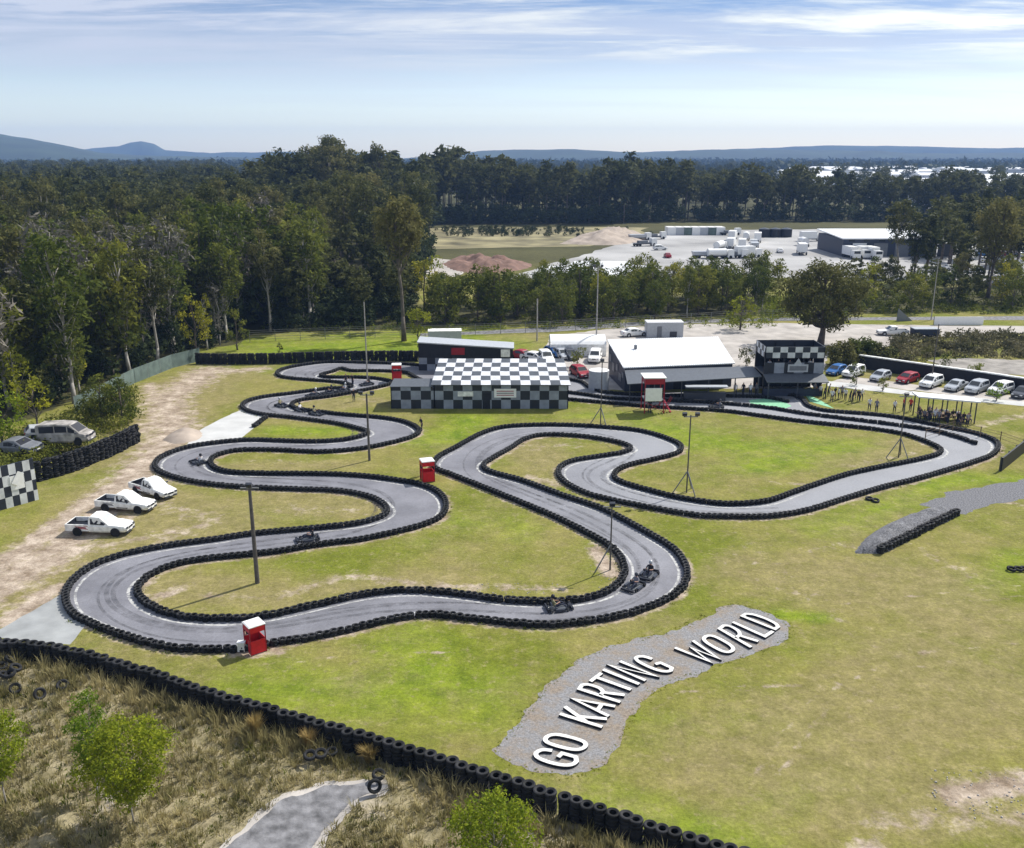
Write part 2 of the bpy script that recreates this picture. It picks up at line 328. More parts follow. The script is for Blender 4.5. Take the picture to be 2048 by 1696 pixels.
# ------------------------------------------------------------------ ground
def segdist(X, Y, line):
    d = np.full(X.shape, 1e9)
    L = np.asarray(line)
    for i in range(len(L)-1):
        a = L[i]; b = L[i+1]; ab = b-a; l2 = (ab**2).sum()+1e-9
        t = np.clip(((X-a[0])*ab[0]+(Y-a[1])*ab[1])/l2, 0, 1)
        d = np.minimum(d, np.hypot(X-a[0]-t*ab[0], Y-a[1]-t*ab[1]))
    return d
def inpoly(X, Y, P):
    P = np.asarray(P); r = np.zeros(X.shape, bool); n = len(P)
    for i in range(n):
        x1, y1 = P[i]; x2, y2 = P[(i+1) % n]
        c = ((y1 > Y) != (y2 > Y)) & (X < (x2-x1)*(Y-y1)/((y2-y1) if abs(y2-y1) > 1e-9 else 1e-9)+x1)
        r ^= c
    return r
def grow(a, b, s, far, g=1.25):
    c = list(np.arange(a, b+s*.5, s)); st = s; x = c[-1]
    while x < far: st *= g; x += st; c.append(x)
    st = s; x = c[0]; lo = []
    while x > -far: st *= g; x -= st; lo.append(x)
    return np.array(lo[::-1]+c)
gx = grow(-75, 100, .55, 3600, 1.2); gy = grow(28, 180, .55, 5000, 1.12)
gy = gy[gy > -300]
GX, GY = np.meshgrid(gx, gy); X = GX.ravel(); Y = GY.ravel()
near = (X > -100) & (X < 130) & (Y > 15) & (Y < 230)
nx, ny = X[near], Y[near]
roughpoly = [tuple(p) for p in CW]+[(70, 10), (-60, 10)]
rough = inpoly(nx, ny, roughpoly).astype(float)
dW = segdist(nx, ny, CW[::8])
dAB = np.minimum(segdist(nx, ny, CA[::5]), segdist(nx, ny, CB[::5])); dAB = np.minimum(dAB, segdist(nx, ny, CC[::8]))
def blob(px, r, edge=1.):
    """soft mask: px list of points (polyline), r metres"""
    L = [tuple(p) for p in wpts(px)]
    if len(L) == 1: L = L+[(L[0][0]+.01, L[0][1])]
    return np.clip((r-segdist(nx, ny, L))/(r*edge)+.0, 0, 1)
dirt = np.clip(1.25-np.abs(dAB-.1)/.95, 0, 1)*.72
for px, r, a in [([(-40,1150),(60,1090),(170,1010),(260,950),(330,880),(350,850)],2.6,1.0), ([(-40,1210),(60,1150),(150,1100)],2.5,.9), ([(300,1000),(420,1040),(330,1080)],4,.55),
                 ([(300,860),(330,800),(420,745),(520,738)],5.,.75), ([(330,840),(300,770)],3.5,.8),([(100,1120),(260,1080),(420,1050)],2.8,.6),([(20,1240),(110,1180)],2.4,1.),([(-20,1180),(120,1090),(240,1000),(300,930),(350,860),(330,800),(420,740)],7.5,.86),
                 ([(560,1020),(700,1020)],5,.45),([(560,1190),(700,1150),(850,1170),(1040,1175),(1130,1180)],1.6,.65),([(480,920),(620,925)],4,.4),([(1190,1100),(1225,1150)],1.6,1.),
                 ([(1060,895),(1150,890)],4,.5),([(1060,955),(1120,970)],2,.7),([(420,1190),(520,1200)],2,.5),([(2060,1285),(1800,1310),(1620,1400),(1500,1560)],.45,.56),([(2060,1310),(1820,1335),(1650,1420),(1540,1570)],.45,.56),([(1420,1110),(1560,1180),(1760,1220),(2060,1190)],.45,.55),([(1440,1095),(1580,1160),(1770,1198),(2060,1168)],.45,.55),([(560,1330),(760,1300),(1000,1310)],.4,.6),([(1250,1400),(1500,1370),(1700,1380)],.5,.62),([(360,1175),(330,1190)],2.,.7),([(1620,1100),(1800,1080),(1960,1160)],2.2,.5),
                 ([(1870,1300),(1650,1290),(1500,1200)],2.5,.32),([(1900,1590),(2048,1560)],1.9,.95),([(1760,1640),(2048,1640)],2.2,.6),([(1710,1690),(1760,1690)],1.,.85),([(1450,1250),(1750,1400),(1600,1500)],3.5,.3),
                 ([(470,1310),(560,1308)],.9,.85),([(1550,1160),(1700,1250),(1450,1060)],3.,.38),([(700,790),(780,810)],2.5,.5),([(1690,935),(1830,905)],2.,.5),([(1900,895),(1860,890)],1.5,.6),
                 ([(1900,990),(2048,1010)],2.0,.6),([(1670,800),(1800,830),(1900,835)],2.5,.4),([(2048,830),(1960,850)],3,.6),([(1330,985),(1400,985)],1.2,.5),([(1540,965),(1620,970)],1.,.6),
                 ([(1700,770),(1990,800)],2.,.6), ([(1420,1560),(1380,1600),(1240,1530)],2.,.3),([(430,770),(540,760)],5,.35)]:
    dirt = np.maximum(dirt, blob(px, r)*a)
dirt = np.maximum(dirt, rough*.0)
lush = np.zeros_like(nx)
for px, r, a in [([(560,1370),(950,1400),(800,1300)],6,.75),([(600,700),(900,690),(700,690)],22,1.),([(700,860),(880,880),(950,840)],5,1.),([(1300,850),(1500,900),(1700,900)],9,.8),([(560,860),(650,862)],4,.9),
                 ([(1500,930),(1650,900)],6,.9),([(900,1040),(1050,1060)],5,.55),([(1650,1060),(1900,960),(2048,960)],4,.8),([(1560,1230),(1640,1235)],1.4,1.),([(1180,1600),(1500,1680)],3,.9),
                 ([(1900,1200),(2048,1120)],4,.6),([(1700,1560),(1500,1600)],4,.6),([(1600,1450),(1300,1480)],4,.4),([(700,1060),(900,1100)],4,.3),([(180,880),(250,900)],2,.8),([(1250,830),(1150,830)],4,.6)]:
    lush = np.maximum(lush, blob(px, r)*a)
worn = np.zeros_like(nx)
for px, r, a in [([(1750,1450),(1450,1550),(1900,1350)],7,1.),([(1500,1150),(1800,1180),(1950,1250)],6,.9),([(330,1170),(560,1190),(900,1150)],3.5,.9),([(560,1000),(700,1010)],5,1.),([(450,935),(700,930)],3,.9),([(250,1000),(420,1050),(150,1100),(60,1180)],7,1.3),([(330,840),(420,760),(260,900)],8,1.3),([(1060,900),(1120,940)],5,.9),([(1700,1600),(2048,1650)],5,1.),([(650,810),(740,800)],4,.8),([(600,1450),(700,1380)],3,.4),([(1700,930),(1840,880)],4,.6),([(1150,1560),(1350,1640)],2,.5)]:
    worn = np.maximum(worn, blob(px, r)*a)
Z = np.zeros(len(X)); zz = np.zeros(len(nx))
edge = np.clip(dW/1.2, 0, 1)
PPX = [(375,1745),(450,1690),(515,1637),(566,1593),(640,1566),(700,1561),(770,1556),(785,1574),(740,1596),(708,1612),(675,1643),(646,1673),(610,1745)]
PPW = np.array(wpts(PPX, .15)); dP = np.where(inpoly(nx, ny, PPW), 0, segdist(nx, ny, np.r_[PPW, PPW[:1]])); edge = edge*np.clip((dP-.45)/1.1, 0, 1)
zz += rough*edge*(fbm(nx, ny, .35, 3)-.45)*.9
zz += rough*edge*(fbm(nx, ny, 1.6, 5)-.5)*.35
zz = np.where(rough > 0, zz+.13*np.clip(1-dP/1.6, 0, 1), zz)
Z[near] = zz
aD = np.zeros(len(X)); aL = np.zeros(len(X)); aR = np.zeros(len(X)); aF = np.zeros(len(X))
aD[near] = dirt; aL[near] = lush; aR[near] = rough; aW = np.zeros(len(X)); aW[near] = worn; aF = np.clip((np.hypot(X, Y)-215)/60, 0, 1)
def _g(x, y): return tuple(W(x, y).to_2d())
def _d(x, D): return tuple(atD(x, D).to_2d())
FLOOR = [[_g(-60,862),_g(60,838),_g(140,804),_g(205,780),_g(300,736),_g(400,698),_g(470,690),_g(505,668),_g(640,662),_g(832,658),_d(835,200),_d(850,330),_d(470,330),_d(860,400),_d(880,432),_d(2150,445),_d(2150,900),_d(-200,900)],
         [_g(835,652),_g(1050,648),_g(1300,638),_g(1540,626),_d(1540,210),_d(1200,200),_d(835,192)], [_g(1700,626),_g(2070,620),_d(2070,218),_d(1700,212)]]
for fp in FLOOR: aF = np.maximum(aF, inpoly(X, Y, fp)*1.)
ni, nj = len(gy), len(gx)
idx = np.arange(ni*nj).reshape(ni, nj)
Fq = np.c_[idx[:-1,:-1].ravel(), idx[:-1,1:].ravel(), idx[1:,1:].ravel(), idx[1:,:-1].ravel()]
def ground_mat():
    m, nt, b = newmat('lawn_and_soil'); L = nt.links; N = nt.nodes.new
    b.inputs['Roughness'].default_value = .95; b.inputs['Specular IOR Level'].default_value = .1
    g = N('ShaderNodeNewGeometry')
    def noise(s, d=6, r=.6, vec=None):
        n = N('ShaderNodeTexNoise'); n.inputs['Scale'].default_value = s; n.inputs['Detail'].default_value = d; n.inputs['Roughness'].default_value = r
        L.new(vec or g.outputs['Position'], n.inputs['Vector']); return n.outputs['Fac']
    def ramp(v, a, b_, c0, c1):
        r = N('ShaderNodeValToRGB'); r.color_ramp.elements[0].position = a; r.color_ramp.elements[1].position = b_
        r.color_ramp.elements[0].color = (*c0,1); r.color_ramp.elements[1].color = (*c1,1); L.new(v, r.inputs['Fac']); return r.outputs['Color']
    def mr(v, a, b_, c=0., d=1.):
        r = N('ShaderNodeMapRange'); r.inputs['From Min'].default_value = a; r.inputs['From Max'].default_value = b_; r.inputs['To Min'].default_value = c; r.inputs['To Max'].default_value = d
        L.new(v, r.inputs['Value']); return r.outputs['Result']
    def mix(f, a, c, typ='MIX'):
        r = N('ShaderNodeMix'); r.data_type = 'RGBA'; r.blend_type = typ
        if isinstance(f, (int,float)): r.inputs[0].default_value = f
        else: L.new(f, r.inputs[0])
        for s_, v in ((r.inputs[6], a), (r.inputs[7], c)):
            if isinstance(v, tuple): s_.default_value = (*v,1)
            else: L.new(v, s_)
        return r.outputs[2]
    def math_(op, a, c):
        r = N('ShaderNodeMath'); r.operation = op
        for s_, v in zip(r.inputs, (a, c)):
            if isinstance(v, (int,float)): s_.default_value = v
            else: L.new(v, s_)
        return r.outputs[0]
    def att(n): 
        a = N('ShaderNodeAttribute'); a.attribute_name = n; return a.outputs['Fac']
    base = ramp(noise(.11, 7, .62), .40, .60, (.145,.165,.020), (.225,.205,.060))
    lushc = ramp(noise(.3, 5), .3, .7, (.125,.190,.012), (.215,.255,.022))
    c = mix(mr(math_('ADD', att('lush'), math_('MULTIPLY', noise(.25, 6), .9)), .62, 1.25), base, lushc)
    fine = mr(noise(4.5, 8, .8), .3, .7, .62, 1.34)
    mid = math_('MULTIPLY', mr(noise(.6, 8, .75), .3, .7, .74, 1.22), mr(noise(2.2, 6, .8), .3, .7, .82, 1.18))
    brn = mr(math_('ADD', noise(.05, 10, .7), math_('MULTIPLY', att('worn'), .3)), .49, .68, 0, .8)
    c = mix(brn, c, ramp(noise(.8, 8, .75), .35, .65, (.185,.165,.055), (.29,.24,.115)))
    dead = mr(noise(1.3, 8, .8), .53, .66, 0, .6)
    c = mix(dead, c, (.34,.275,.16))
    dirtc = ramp(noise(.6, 7, .7), .35, .68, (.27,.205,.145), (.50,.42,.34))
    dm = mr(math_('ADD', att('dirt'), math_('MULTIPLY', math_('SUBTRACT', noise(.9, 8, .72), .5), 1.5)), .42, .72)
    c = mix(dm, c, dirtc)
    roughc = ramp(noise(.9, 8, .75), .34, .68, (.13,.115,.05), (.40,.34,.22))
    roughc = mix(mr(noise(.22, 6, .6), .60, .70), roughc, (.42,.37,.31))
    c = mix(att('rough'), c, roughc)
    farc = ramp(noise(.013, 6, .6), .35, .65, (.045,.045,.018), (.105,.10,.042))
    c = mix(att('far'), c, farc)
    k = math_('MULTIPLY', fine, mid)
    hv = N('ShaderNodeHueSaturation'); L.new(k, hv.inputs['Value']); L.new(c, hv.inputs['Color']); L.new(hv.outputs[0], b.inputs['Base Color'])
    bp = N('ShaderNodeBump'); bp.inputs['Strength'].default_value = .55; bp.inputs['Distance'].default_value = .12
    L.new(noise(4.5, 6, .75), bp.inputs['Height']); L.new(bp.outputs['Normal'], b.inputs['Normal'])
    return m
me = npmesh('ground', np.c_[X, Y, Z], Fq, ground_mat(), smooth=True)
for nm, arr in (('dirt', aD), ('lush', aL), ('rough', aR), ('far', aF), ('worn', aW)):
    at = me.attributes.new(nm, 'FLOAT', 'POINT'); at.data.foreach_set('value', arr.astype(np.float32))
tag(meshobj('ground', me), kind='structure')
# ------------------------------------------------------------------ flat sheets
def sheet(name, pts, z, m, jitter=0., dens=.6, smooth=False, kind='structure'):
    """a thin ground sheet with outline pts (world xy), its edge frayed by jitter"""
    P = [Vector(p) for p in pts]; out = []
    n = len(P)
    if smooth:
        S_ = spline(P+[P[0]], dens)[:-1]; out = [Vector(p) for p in S_]
    else:
        for i in range(n):
            a, b = P[i], P[(i+1) % n]; k = max(1, int((b-a).length/dens))
            out += [a.lerp(b, j/k) for j in range(k)]
    if jitter:
        A_ = np.array([tuple(p) for p in out]); 
        jx = (fbm(A_[:,0], A_[:,1], 1.1, 21)-.5)*4*jitter; jy = (fbm(A_[:,0], A_[:,1], 1.1, 31)-.5)*4*jitter
        out = [Vector((p[0]+a, p[1]+b)) for p, a, b in zip(A_, jx, jy)]
    tri = geometry.tessellate_polygon([[Vector((p[0], p[1], 0)) for p in out]])
    v = [(p[0], p[1], z) for p in out]
    me = bpy.data.meshes.new(name); f = []
    for t in tri:
        a, b, c = [Vector(v[i]) for i in t]
        f.append(t if (b-a).cross(c-a).z > 0 else (t[0],t[2],t[1]))
    me.from_pydata(v, [], f); me.materials.append(m); me.update()
    o = meshobj(name, me)
    if kind: tag(o, kind=kind)
    return o
def psheet(name, px, z, m, **k): return sheet(name, wpts(px, z), z, m, **k)
def ribbon(name, A_, w, z, m, kind='structure'):
    T, N_ = normals(A_); a = A_+N_*w/2; b = A_-N_*w/2
    v = np.r_[np.c_[a, np.full(len(a), z)], np.c_[b, np.full(len(b), z)]]; n = len(a); i = np.arange(n-1)
    return tag(meshobj(name, npmesh(name, v, np.c_[i+n, i+n+1, i+1, i], m)), kind=kind)
def track_mat():
    m, nt, b = newmat('track_asphalt'); L = nt.links; N = nt.nodes.new
    b.inputs['Roughness'].default_value = .7; b.inputs['Specular IOR Level'].default_value = .35
    g = N('ShaderNodeNewGeometry')
    def noise(s, d, r=.6):
        n = N('ShaderNodeTexNoise'); n.inputs['Scale'].default_value = s; n.inputs['Detail'].default_value = d; n.inputs['Roughness'].default_value = r; L.new(g.outputs['Position'], n.inputs['Vector']); return n.outputs['Fac']
    r = N('ShaderNodeValToRGB'); r.color_ramp.elements[0].position = .36; r.color_ramp.elements[1].position = .66
    r.color_ramp.elements[0].color = (.14,.14,.158,1); r.color_ramp.elements[1].color = (.225,.225,.25,1)
    L.new(noise(.22, 8, .65), r.inputs['Fac'])
    a = N('ShaderNodeAttribute'); a.attribute_name = 'near'
    f = N('ShaderNodeMapRange'); f.inputs['From Min'].default_value = .3; f.inputs['From Max'].default_value = .7; f.inputs['To Min'].default_value = .82; f.inputs['To Max'].default_value = 1.18
    L.new(noise(6, 6, .7), f.inputs['Value'])
    # the section nearest the pits is older, paler seal
    sp = N('ShaderNodeSeparateXYZ'); L.new(g.outputs['Position'], sp.inputs[0])
    px = N('ShaderNodeMapRange'); px.inputs['From Min'].default_value = 0; px.inputs['From Max'].default_value = 14; px.inputs['To Min'].default_value = 0; px.inputs['To Max'].default_value = .55
    L.new(sp.outputs[0], px.inputs['Value'])
    py = N('ShaderNodeMapRange'); py.inputs['From Min'].default_value = 62; py.inputs['From Max'].default_value = 78; L.new(sp.outputs[1], py.inputs['Value'])
    mu = N('ShaderNodeMath'); mu.operation = 'MULTIPLY'; L.new(px.outputs[0], mu.inputs[0]); L.new(py.outputs[0], mu.inputs[1])
    mx = N('ShaderNodeMix'); mx.data_type = 'RGBA'; L.new(mu.outputs[0], mx.inputs[0]); L.new(r.outputs[0], mx.inputs[6]); mx.inputs[7].default_value = (.30,.31,.33,1)
    hv = N('ShaderNodeHueSaturation'); L.new(f.outputs[0], hv.inputs['Value']); L.new(mx.outputs[2], hv.inputs['Color']); L.new(hv.outputs[0], b.inputs['Base Color'])
    bp = N('ShaderNodeBump'); bp.inputs['Strength'].default_value = .25; bp.inputs['Distance'].default_value = .02; L.new(noise(14, 4), bp.inputs['Height']); L.new(bp.outputs[0], b.inputs['Normal'])
    return m
M['track'] = track_mat()
pit_edge = [W(*p, 0).to_2d() for p in [(1500,785),(1400,785),(1243,785),(1205,779),(1180,770),(1160,758),(1120,754),(1090,760)]]
trackpoly = [Vector(p) for p in CA[::3]]+pit_edge+[Vector(p) for p in CB[::-3]]
sheet('kart_track', trackpoly, .006, M['track'], dens=2.)
# painted lines just inside the tyres, where the corners are
def lines(A_, side, thr=.05):
    T, N_ = normals(A_); ang = np.unwrap(np.arctan2(T[:,1], T[:,0])); k = np.abs(np.gradient(ang))/.25
    k = np.convolve(k, np.ones(25)/25, 'same'); on = k > thr
    on = np.convolve(on.astype(float), np.ones(21), 'same') > 0
    i = 0; segs = []
    while i < len(on):
        if on[i]:
            j = i
            while j < len(on) and on[j]: j += 1
            if j-i > 14: segs.append((i, j))
            i = j
        else: i += 1
    vs = []; fs = []
    for a, b in segs:
        s_ = A_[a:b]; n_ = N_[a:b]*side
        w = .13+.10*np.clip(k[a:b]/.25, 0, 1); off = .52
        fade = np.clip(np.minimum(np.arange(b-a), np.arange(b-a)[::-1])/8., .05, 1)
        p = s_+n_*off; q = s_+n_*(off+(w*fade)[:,None])
        base = len(vs); n = len(p)
        vs += [(x, y, .011) for x, y in p]+[(x, y, .011) for x, y in q]
        for t in range(n-1):
            f = (base+t, base+t+1, base+n+t+1, base+n+t); fs.append(f if side > 0 else f[::-1])
    return vs, fs
# which side of A the asphalt lies on
def side_of(A_, B_):
    i = len(A_)//2; T, N_ = normals(A_); d = np.linalg.norm(B_-A_[i], axis=1); j = d.argmin()
    return 1 if ((B_[j]-A_[i])@N_[i]) > 0 else -1
sa = side_of(CA, CB); sb = side_of(CB, CA)
v1, f1 = lines(CA, sa); v2, f2 = lines(CB, sb)
me = bpy.data.meshes.new('track_edge_lines'); me.from_pydata(v1+v2, [], f1+[tuple(i+len(v1) for i in f) for f in f2]); me.materials.append(M['white_line']); me.update()
tag(meshobj('track_edge_lines', me), kind='structure')
# darker rubbered line down the middle of the track, and stray skid marks
cen = []; wid = []
for i in range(60, len(CA)-260, 6):
    d = np.linalg.norm(CB-CA[i], axis=1); j = d.argmin()
    if 2.5 < d[j] < 9: cen.append((CA[i]+CB[j])/2); wid.append(d[j])
cen = np.array(cen); 
for _ in range(12): cen[1:-1] = cen[1:-1]*.5+(cen[:-2]+cen[2:])*.25
brk = np.where(np.linalg.norm(np.diff(cen, axis=0), axis=1) > 4.)[0]
for part in np.split(cen, brk+1):
    if len(part) < 8: continue
    c_ = spline([Vector(p) for p in part], .5); T_, N_ = normals(c_); k_ = np.arange(len(c_))
    for off, w_, ph in ((.55,.34,0),(-.35,.34,1.3),(1.1,.16,2.2),(-1.0,.2,4.)):
        ribbon('rubber_marks', c_+N_*(off+.45*np.sin(k_*.045+ph))[:,None], w_, .009+.0007*ph, M['tyre_mark'])
GB = [(985,1502),(1015,1477),(1052.5,1426),(1087,1385),(1114,1358),(1148,1330),(1189,1306),(1240.5,1286),(1309,1272),(1360,1255),(1421.6,1228),(1456,1209),(1497,1214),(1548,1231),(1582,1255),(1565,1282.5),(1497,1310),(1428.5,1337),(1360,1358),(1309,1381.6),(1274.7,1416),(1247,1467),(1216.6,1515),(1182,1545.7),(1141,1556),(1069.6,1542),(1018,1525)]
psheet('gravel_bed', GB, .008, M['gravel_bed'], jitter=.22, dens=.12, smooth=True)
psheet('concrete_path', [(489,817),(525,829),(522,845),(480,878),(370,893),(400,860),(440,838)], .004, M['concrete'], jitter=.06)
psheet('concrete_apron', [(-60,1265),(0,1258),(60,1225),(128,1185),(136,1225),(175,1246),(140,1290),(60,1282),(-60,1268)], .004, M['concrete_grey'], jitter=.06)
psheet('asphalt_path', [(380,1740),(455,1690),(520,1640),(570,1598),(640,1572),(700,1568),(760,1562),(775,1572),(735,1592),(700,1610),(668,1640),(640,1670),(600,1740)], .16, M['asphalt_old'], jitter=.22, dens=.2)
psheet('path_edge', [(365,1745),(440,1690),(508,1636),(560,1592),(636,1564),(700,1560),(772,1554),(795,1574),(745,1598),(716,1615),(684,1645),(655,1675),(620,1745)], .145, M['gravel_pale'], jitter=.28, dens=.2)
psheet('gravel_track', [(1840,1010),(1900,985),(1960,975),(2060,955),(2060,1000),(1990,1008),(1930,1030),(1880,1024)], .004, M['gravel_dark'], jitter=.35, dens=.5)
psheet('dirt_yard', [(1090,706),(1100,672),(1240,655),(1380,648),(1560,646),(1800,650),(2100,652),(2100,664),(1850,676),(1740,700),(1660,700),(1640,760),(2100,812),(2100,798),(1900,778),(1700,752),(1620,775),(1210,780),(1130,750),(1000,735),(1000,706)], .01, M['gravel_pale'], jitter=.3, dens=1.)
psheet('gravel_road', [(1930,716),(2100,722),(2100,752),(1990,748),(1900,738),(1850,720)], .012, M['gravel_dusty'], jitter=.3)
psheet('footpath', [(1655,762),(1720,768),(1830,783),(1950,795),(2100,808),(2100,817),(1950,803),(1820,790),(1655,772)], .014, M['concrete'], jitter=.05)
psheet('service_road', [(840,672),(1100,664),(1300,650),(1500,642),(1800,640),(2100,640),(2100,632),(1500,636),(1250,645),(1000,660),(840,667)], .012, M['asphalt_old'], jitter=.2, dens=2.)
psheet('work_yard', [(1000,556),(1060,540),(1180,506),(1260,480),(1300,468),(1440,460),(1700,458),(1900,462),(2100,470),(2100,575),(1900,560),(1700,562),(1540,555),(1250,562)], .03, M['yard'], jitter=.8, dens=4.)
psheet('green_run_off', [(1498,800),(1530,797),(1568,803),(1583,812),(1570,817),(1530,811),(1500,806)], .012, M['green_paint'])
psheet('green_verge', [(1596,786),(1612,792),(1620,803),(1650,812),(1668,817),(1650,806),(1640,800),(1625,793),(1615,786)], .014, M['green_paint'])
psheet('sand_clearing', [(860,498),(1180,492),(1300,470),(1280,460),(1300,455),(1180,454),(1000,455),(850,456)], .04, M['slope'], jitter=.8, dens=5.)
psheet('pale_clearing', [(815,556),(880,560),(930,548),(900,520),(840,512),(815,530)], .04, M['gravel_pale'], jitter=.6, dens=3.)
# ------------------------------------------------------------------ tyres
def tyre_prof(r=.31, h=.2, hole=.17, fine=True):
    if fine: return [(hole,h*.2),(r*.80,0),(r*.95,h*.10),(r,h*.3),(r,h*.7),(r*.95,h*.90),(r*.80,h),(hole,h*.8)]
    return [(hole,h*.15),(r*.86,0),(r,h*.5),(r*.86,h),(hole,h*.85)]
def stack_mesh(name, n, r, h, hole, seg=14, fine=True, seed=0, jit=.02):
    rr = random.Random(seed); mb = MB()
    for i in range(n): mb.ring((rr.uniform(-jit,jit), rr.uniform(-jit,jit), i*h), tyre_prof(r*rr.uniform(.91,1.06), h*rr.uniform(.93,1.0), hole, fine), seg)
    return mb.mesh(name, M['tyre'], smooth=False)
def ray_size(p): return 1/math.hypot(p[0], p[1])
def tyre_run(name, A_, n, r, h, hole, spacing, label, cat='tyre barrier', group=None, part='tyre_stack', nparts=100, far_seg=9, seg=14, skip=None, jit=.02):
    L = np.r_[0, np.cumsum(np.linalg.norm(np.diff(A_, axis=0), axis=1))]
    k = int(L[-1]/spacing); t = np.linspace(0, L[-1], k+1)
    P = np.c_[np.interp(t, L, A_[:,0]), np.interp(t, L, A_[:,1])]
    if skip is not None: P = np.array([p for p in P if not skip(p)])
    order = sorted(range(len(P)), key=lambda i: P[i][0]**2+P[i][1]**2)
    inview = [i for i in order if abs(P[i][0]) < (P[i][1]*math.cos(PITCH)+CH*math.sin(PITCH))*1024/F+.5 and P[i][1] > 33]
    close = set(inview[:nparts])
    e = empty(name, (float(P[0][0]), float(P[0][1]), 0), 0, label, cat, group)
    protos = [stack_mesh(part, n, r, h, hole, seg, True, s, jit) for s in range(8)]
    base = Vector((P[0][0], P[0][1], 0))
    for i in sorted(close):
        o = meshobj(part, protos[random.randrange(len(protos))], e, (P[i][0]-base.x+random.gauss(0,.025), P[i][1]-base.y+random.gauss(0,.025), random.uniform(-.03,.03)))
        o.rotation_euler = (random.gauss(0,.035), random.gauss(0,.035), random.uniform(0,6))
    rest = [i for i in range(len(P)) if i not in close]
    if rest:
        pm = [stack_mesh('s', n, r, h, hole, far_seg, False, s, jit) for s in range(3)]
        vs, fs = [], []; off = 0
        arr = []
        for q in pm:
            c = np.zeros(len(q.vertices)*3, np.float32); q.vertices.foreach_get('co', c); fl = np.zeros(len(q.loops), np.int32); q.loops.foreach_get('vertex_index', fl)
            arr.append((c.reshape(-1,3), fl.reshape(-1,4)))
        for i in rest:
            c, f = arr[i % 3]; a = random.uniform(0, 6); ca, sa_ = math.cos(a), math.sin(a)
            d = np.c_[c[:,0]*ca-c[:,1]*sa_+P[i][0]-base.x, c[:,0]*sa_+c[:,1]*ca+P[i][1]-base.y, c[:,2]+random.uniform(-.01,.02)]
            vs.append(d); fs.append(f+off); off += len(d)
        o = meshobj('tyre_stacks', npmesh('tyre_stacks', np.concatenate(vs), np.concatenate(fs), M['tyre']), e); o['kind'] = 'stuff'
        for q in pm: bpy.data.meshes.remove(q)
    return e
tyre_run('tyre_barrier', CA, 2, .28, .20, .145, .48, 'long double tyre barrier lining the outer left and bottom bends of the kart track')
tyre_run('tyre_barrier', CB, 2, .28, .20, .145, .48, 'long double tyre barrier lining the inner islands of the kart track')
tyre_run('tyre_barrier', CC, 2, .28, .20, .145, .48, 'tyre divider between the front straight and the narrow pit lane', nparts=60)
tyre_run('tyre_barrier', CD, 2, .28, .20, .145, .48, 'tyre barrier in front of the white roofed pit shed', nparts=40)
tyre_run('tyre_wall', CW, 6, .33, .20, .17, .60, 'tall black tyre wall crossing the foreground diagonally', cat='tyre wall', nparts=100, seg=18, jit=.025)
back = spline(wpts([(395,722),(460,723),(540,722),(640,719),(740,717),(840,717)], .4), .3)
tyre_run('tyre_wall', back, 8, .33, .2, .17, .6, 'black tyre wall along the green verge at the far end of the track', cat='tyre wall', nparts=70, jit=.06)
leftw = spline(wpts([(78,962),(130,948),(190,925),(235,906),(276,884)], .0), .3)
tyre_run('tyre_wall', leftw, 10, .33, .2, .17, .56, 'dark leaning tyre wall in front of the wrecked van on the left', cat='tyre wall', nparts=60, jit=.1)
mound = spline(wpts([(1760,1106),(1800,1086),(1850,1061),(1912,1030)], .0), .3)
tyre_run('tyre_row', mound, 3, .31, .2, .16, .55, 'row of tyres along the edge of the dark gravel heap on the right lawn', cat='tyre row', nparts=60)
short = spline(wpts([(509,851),(520,842),(532,834)], .2), .3)
tyre_run('tyre_row', short, 2, .31, .2, .16, .55, 'short row of tyres beside the white concrete path on the left', cat='tyre row')
tri_ = stack_mesh('tyre', 1, .33, .22, .19, 20, True, 5, 0)
def loose(x, y, tilt=(0,0,0), s=1, label='', z=.02):
    p = W(x, y, z); o = meshobj('loose_tyre', tri_, None, p); o.rotation_euler = tilt; o.scale = (s,)*3
    return tag(o, label, 'tyre', 'loose tyres lying about')
loose(748,1571,(1.2,0,.4),1.05,'tyre standing upright at the end of the old asphalt path', .55)
loose(757,1552,(.2,.1,0),1,'tyre lying behind the upright one at the end of the old asphalt path', .4)
loose(620,1513,(.25,.0,.2),1,'pale rimmed tyre lying flat in the dry grass, the left one of three', .5)
loose(641,1510,(.2,.1,0),1,'tyre lying flat in the dry grass in the middle of three', .5)
loose(664,1506,(.2,0,0),.9,'half buried tyre in the dry grass, the right one of three', .4)
loose(78,1388,(1.0,.2,.8),1.05,'tyre leaning in the weeds below the tyre heap at the left edge', .45)
loose(126,1372,(.4,.1,0),1.05,'lone tyre lying right of the others in the weeds at the left edge', .4)
loose(30,1378,(.5,.5,0),1,'tyre lying left of the leaning one in the weeds at the left edge', .4)
loose(1738,999,(.1,0,0),1,'single tyre on the lawn left of its neighbour below the right hand bend')
loose(1751,1003,(.2,0,0),1,'single tyre on the lawn right of its neighbour below the right hand bend')
for k, (x, y) in enumerate([(4,1335),(18,1322),(30,1338),(8,1352),(22,1350)]):
    loose(x, y, (random.uniform(-.6,.6), random.uniform(-.6,.6), 0), 1.05, 'tyre of the untidy heap against the tyre wall at the left edge', .35+.12*(k % 3))['group'] = 'tyres heaped at the left edge'
for k, x in enumerate((2022,2036,2048)):
    loose(x, 1140, (.1,.1,0), 1, 'black tyre lying in the short line at the right edge of the lawn', .05)['group'] = 'tyres at the right edge of the lawn'
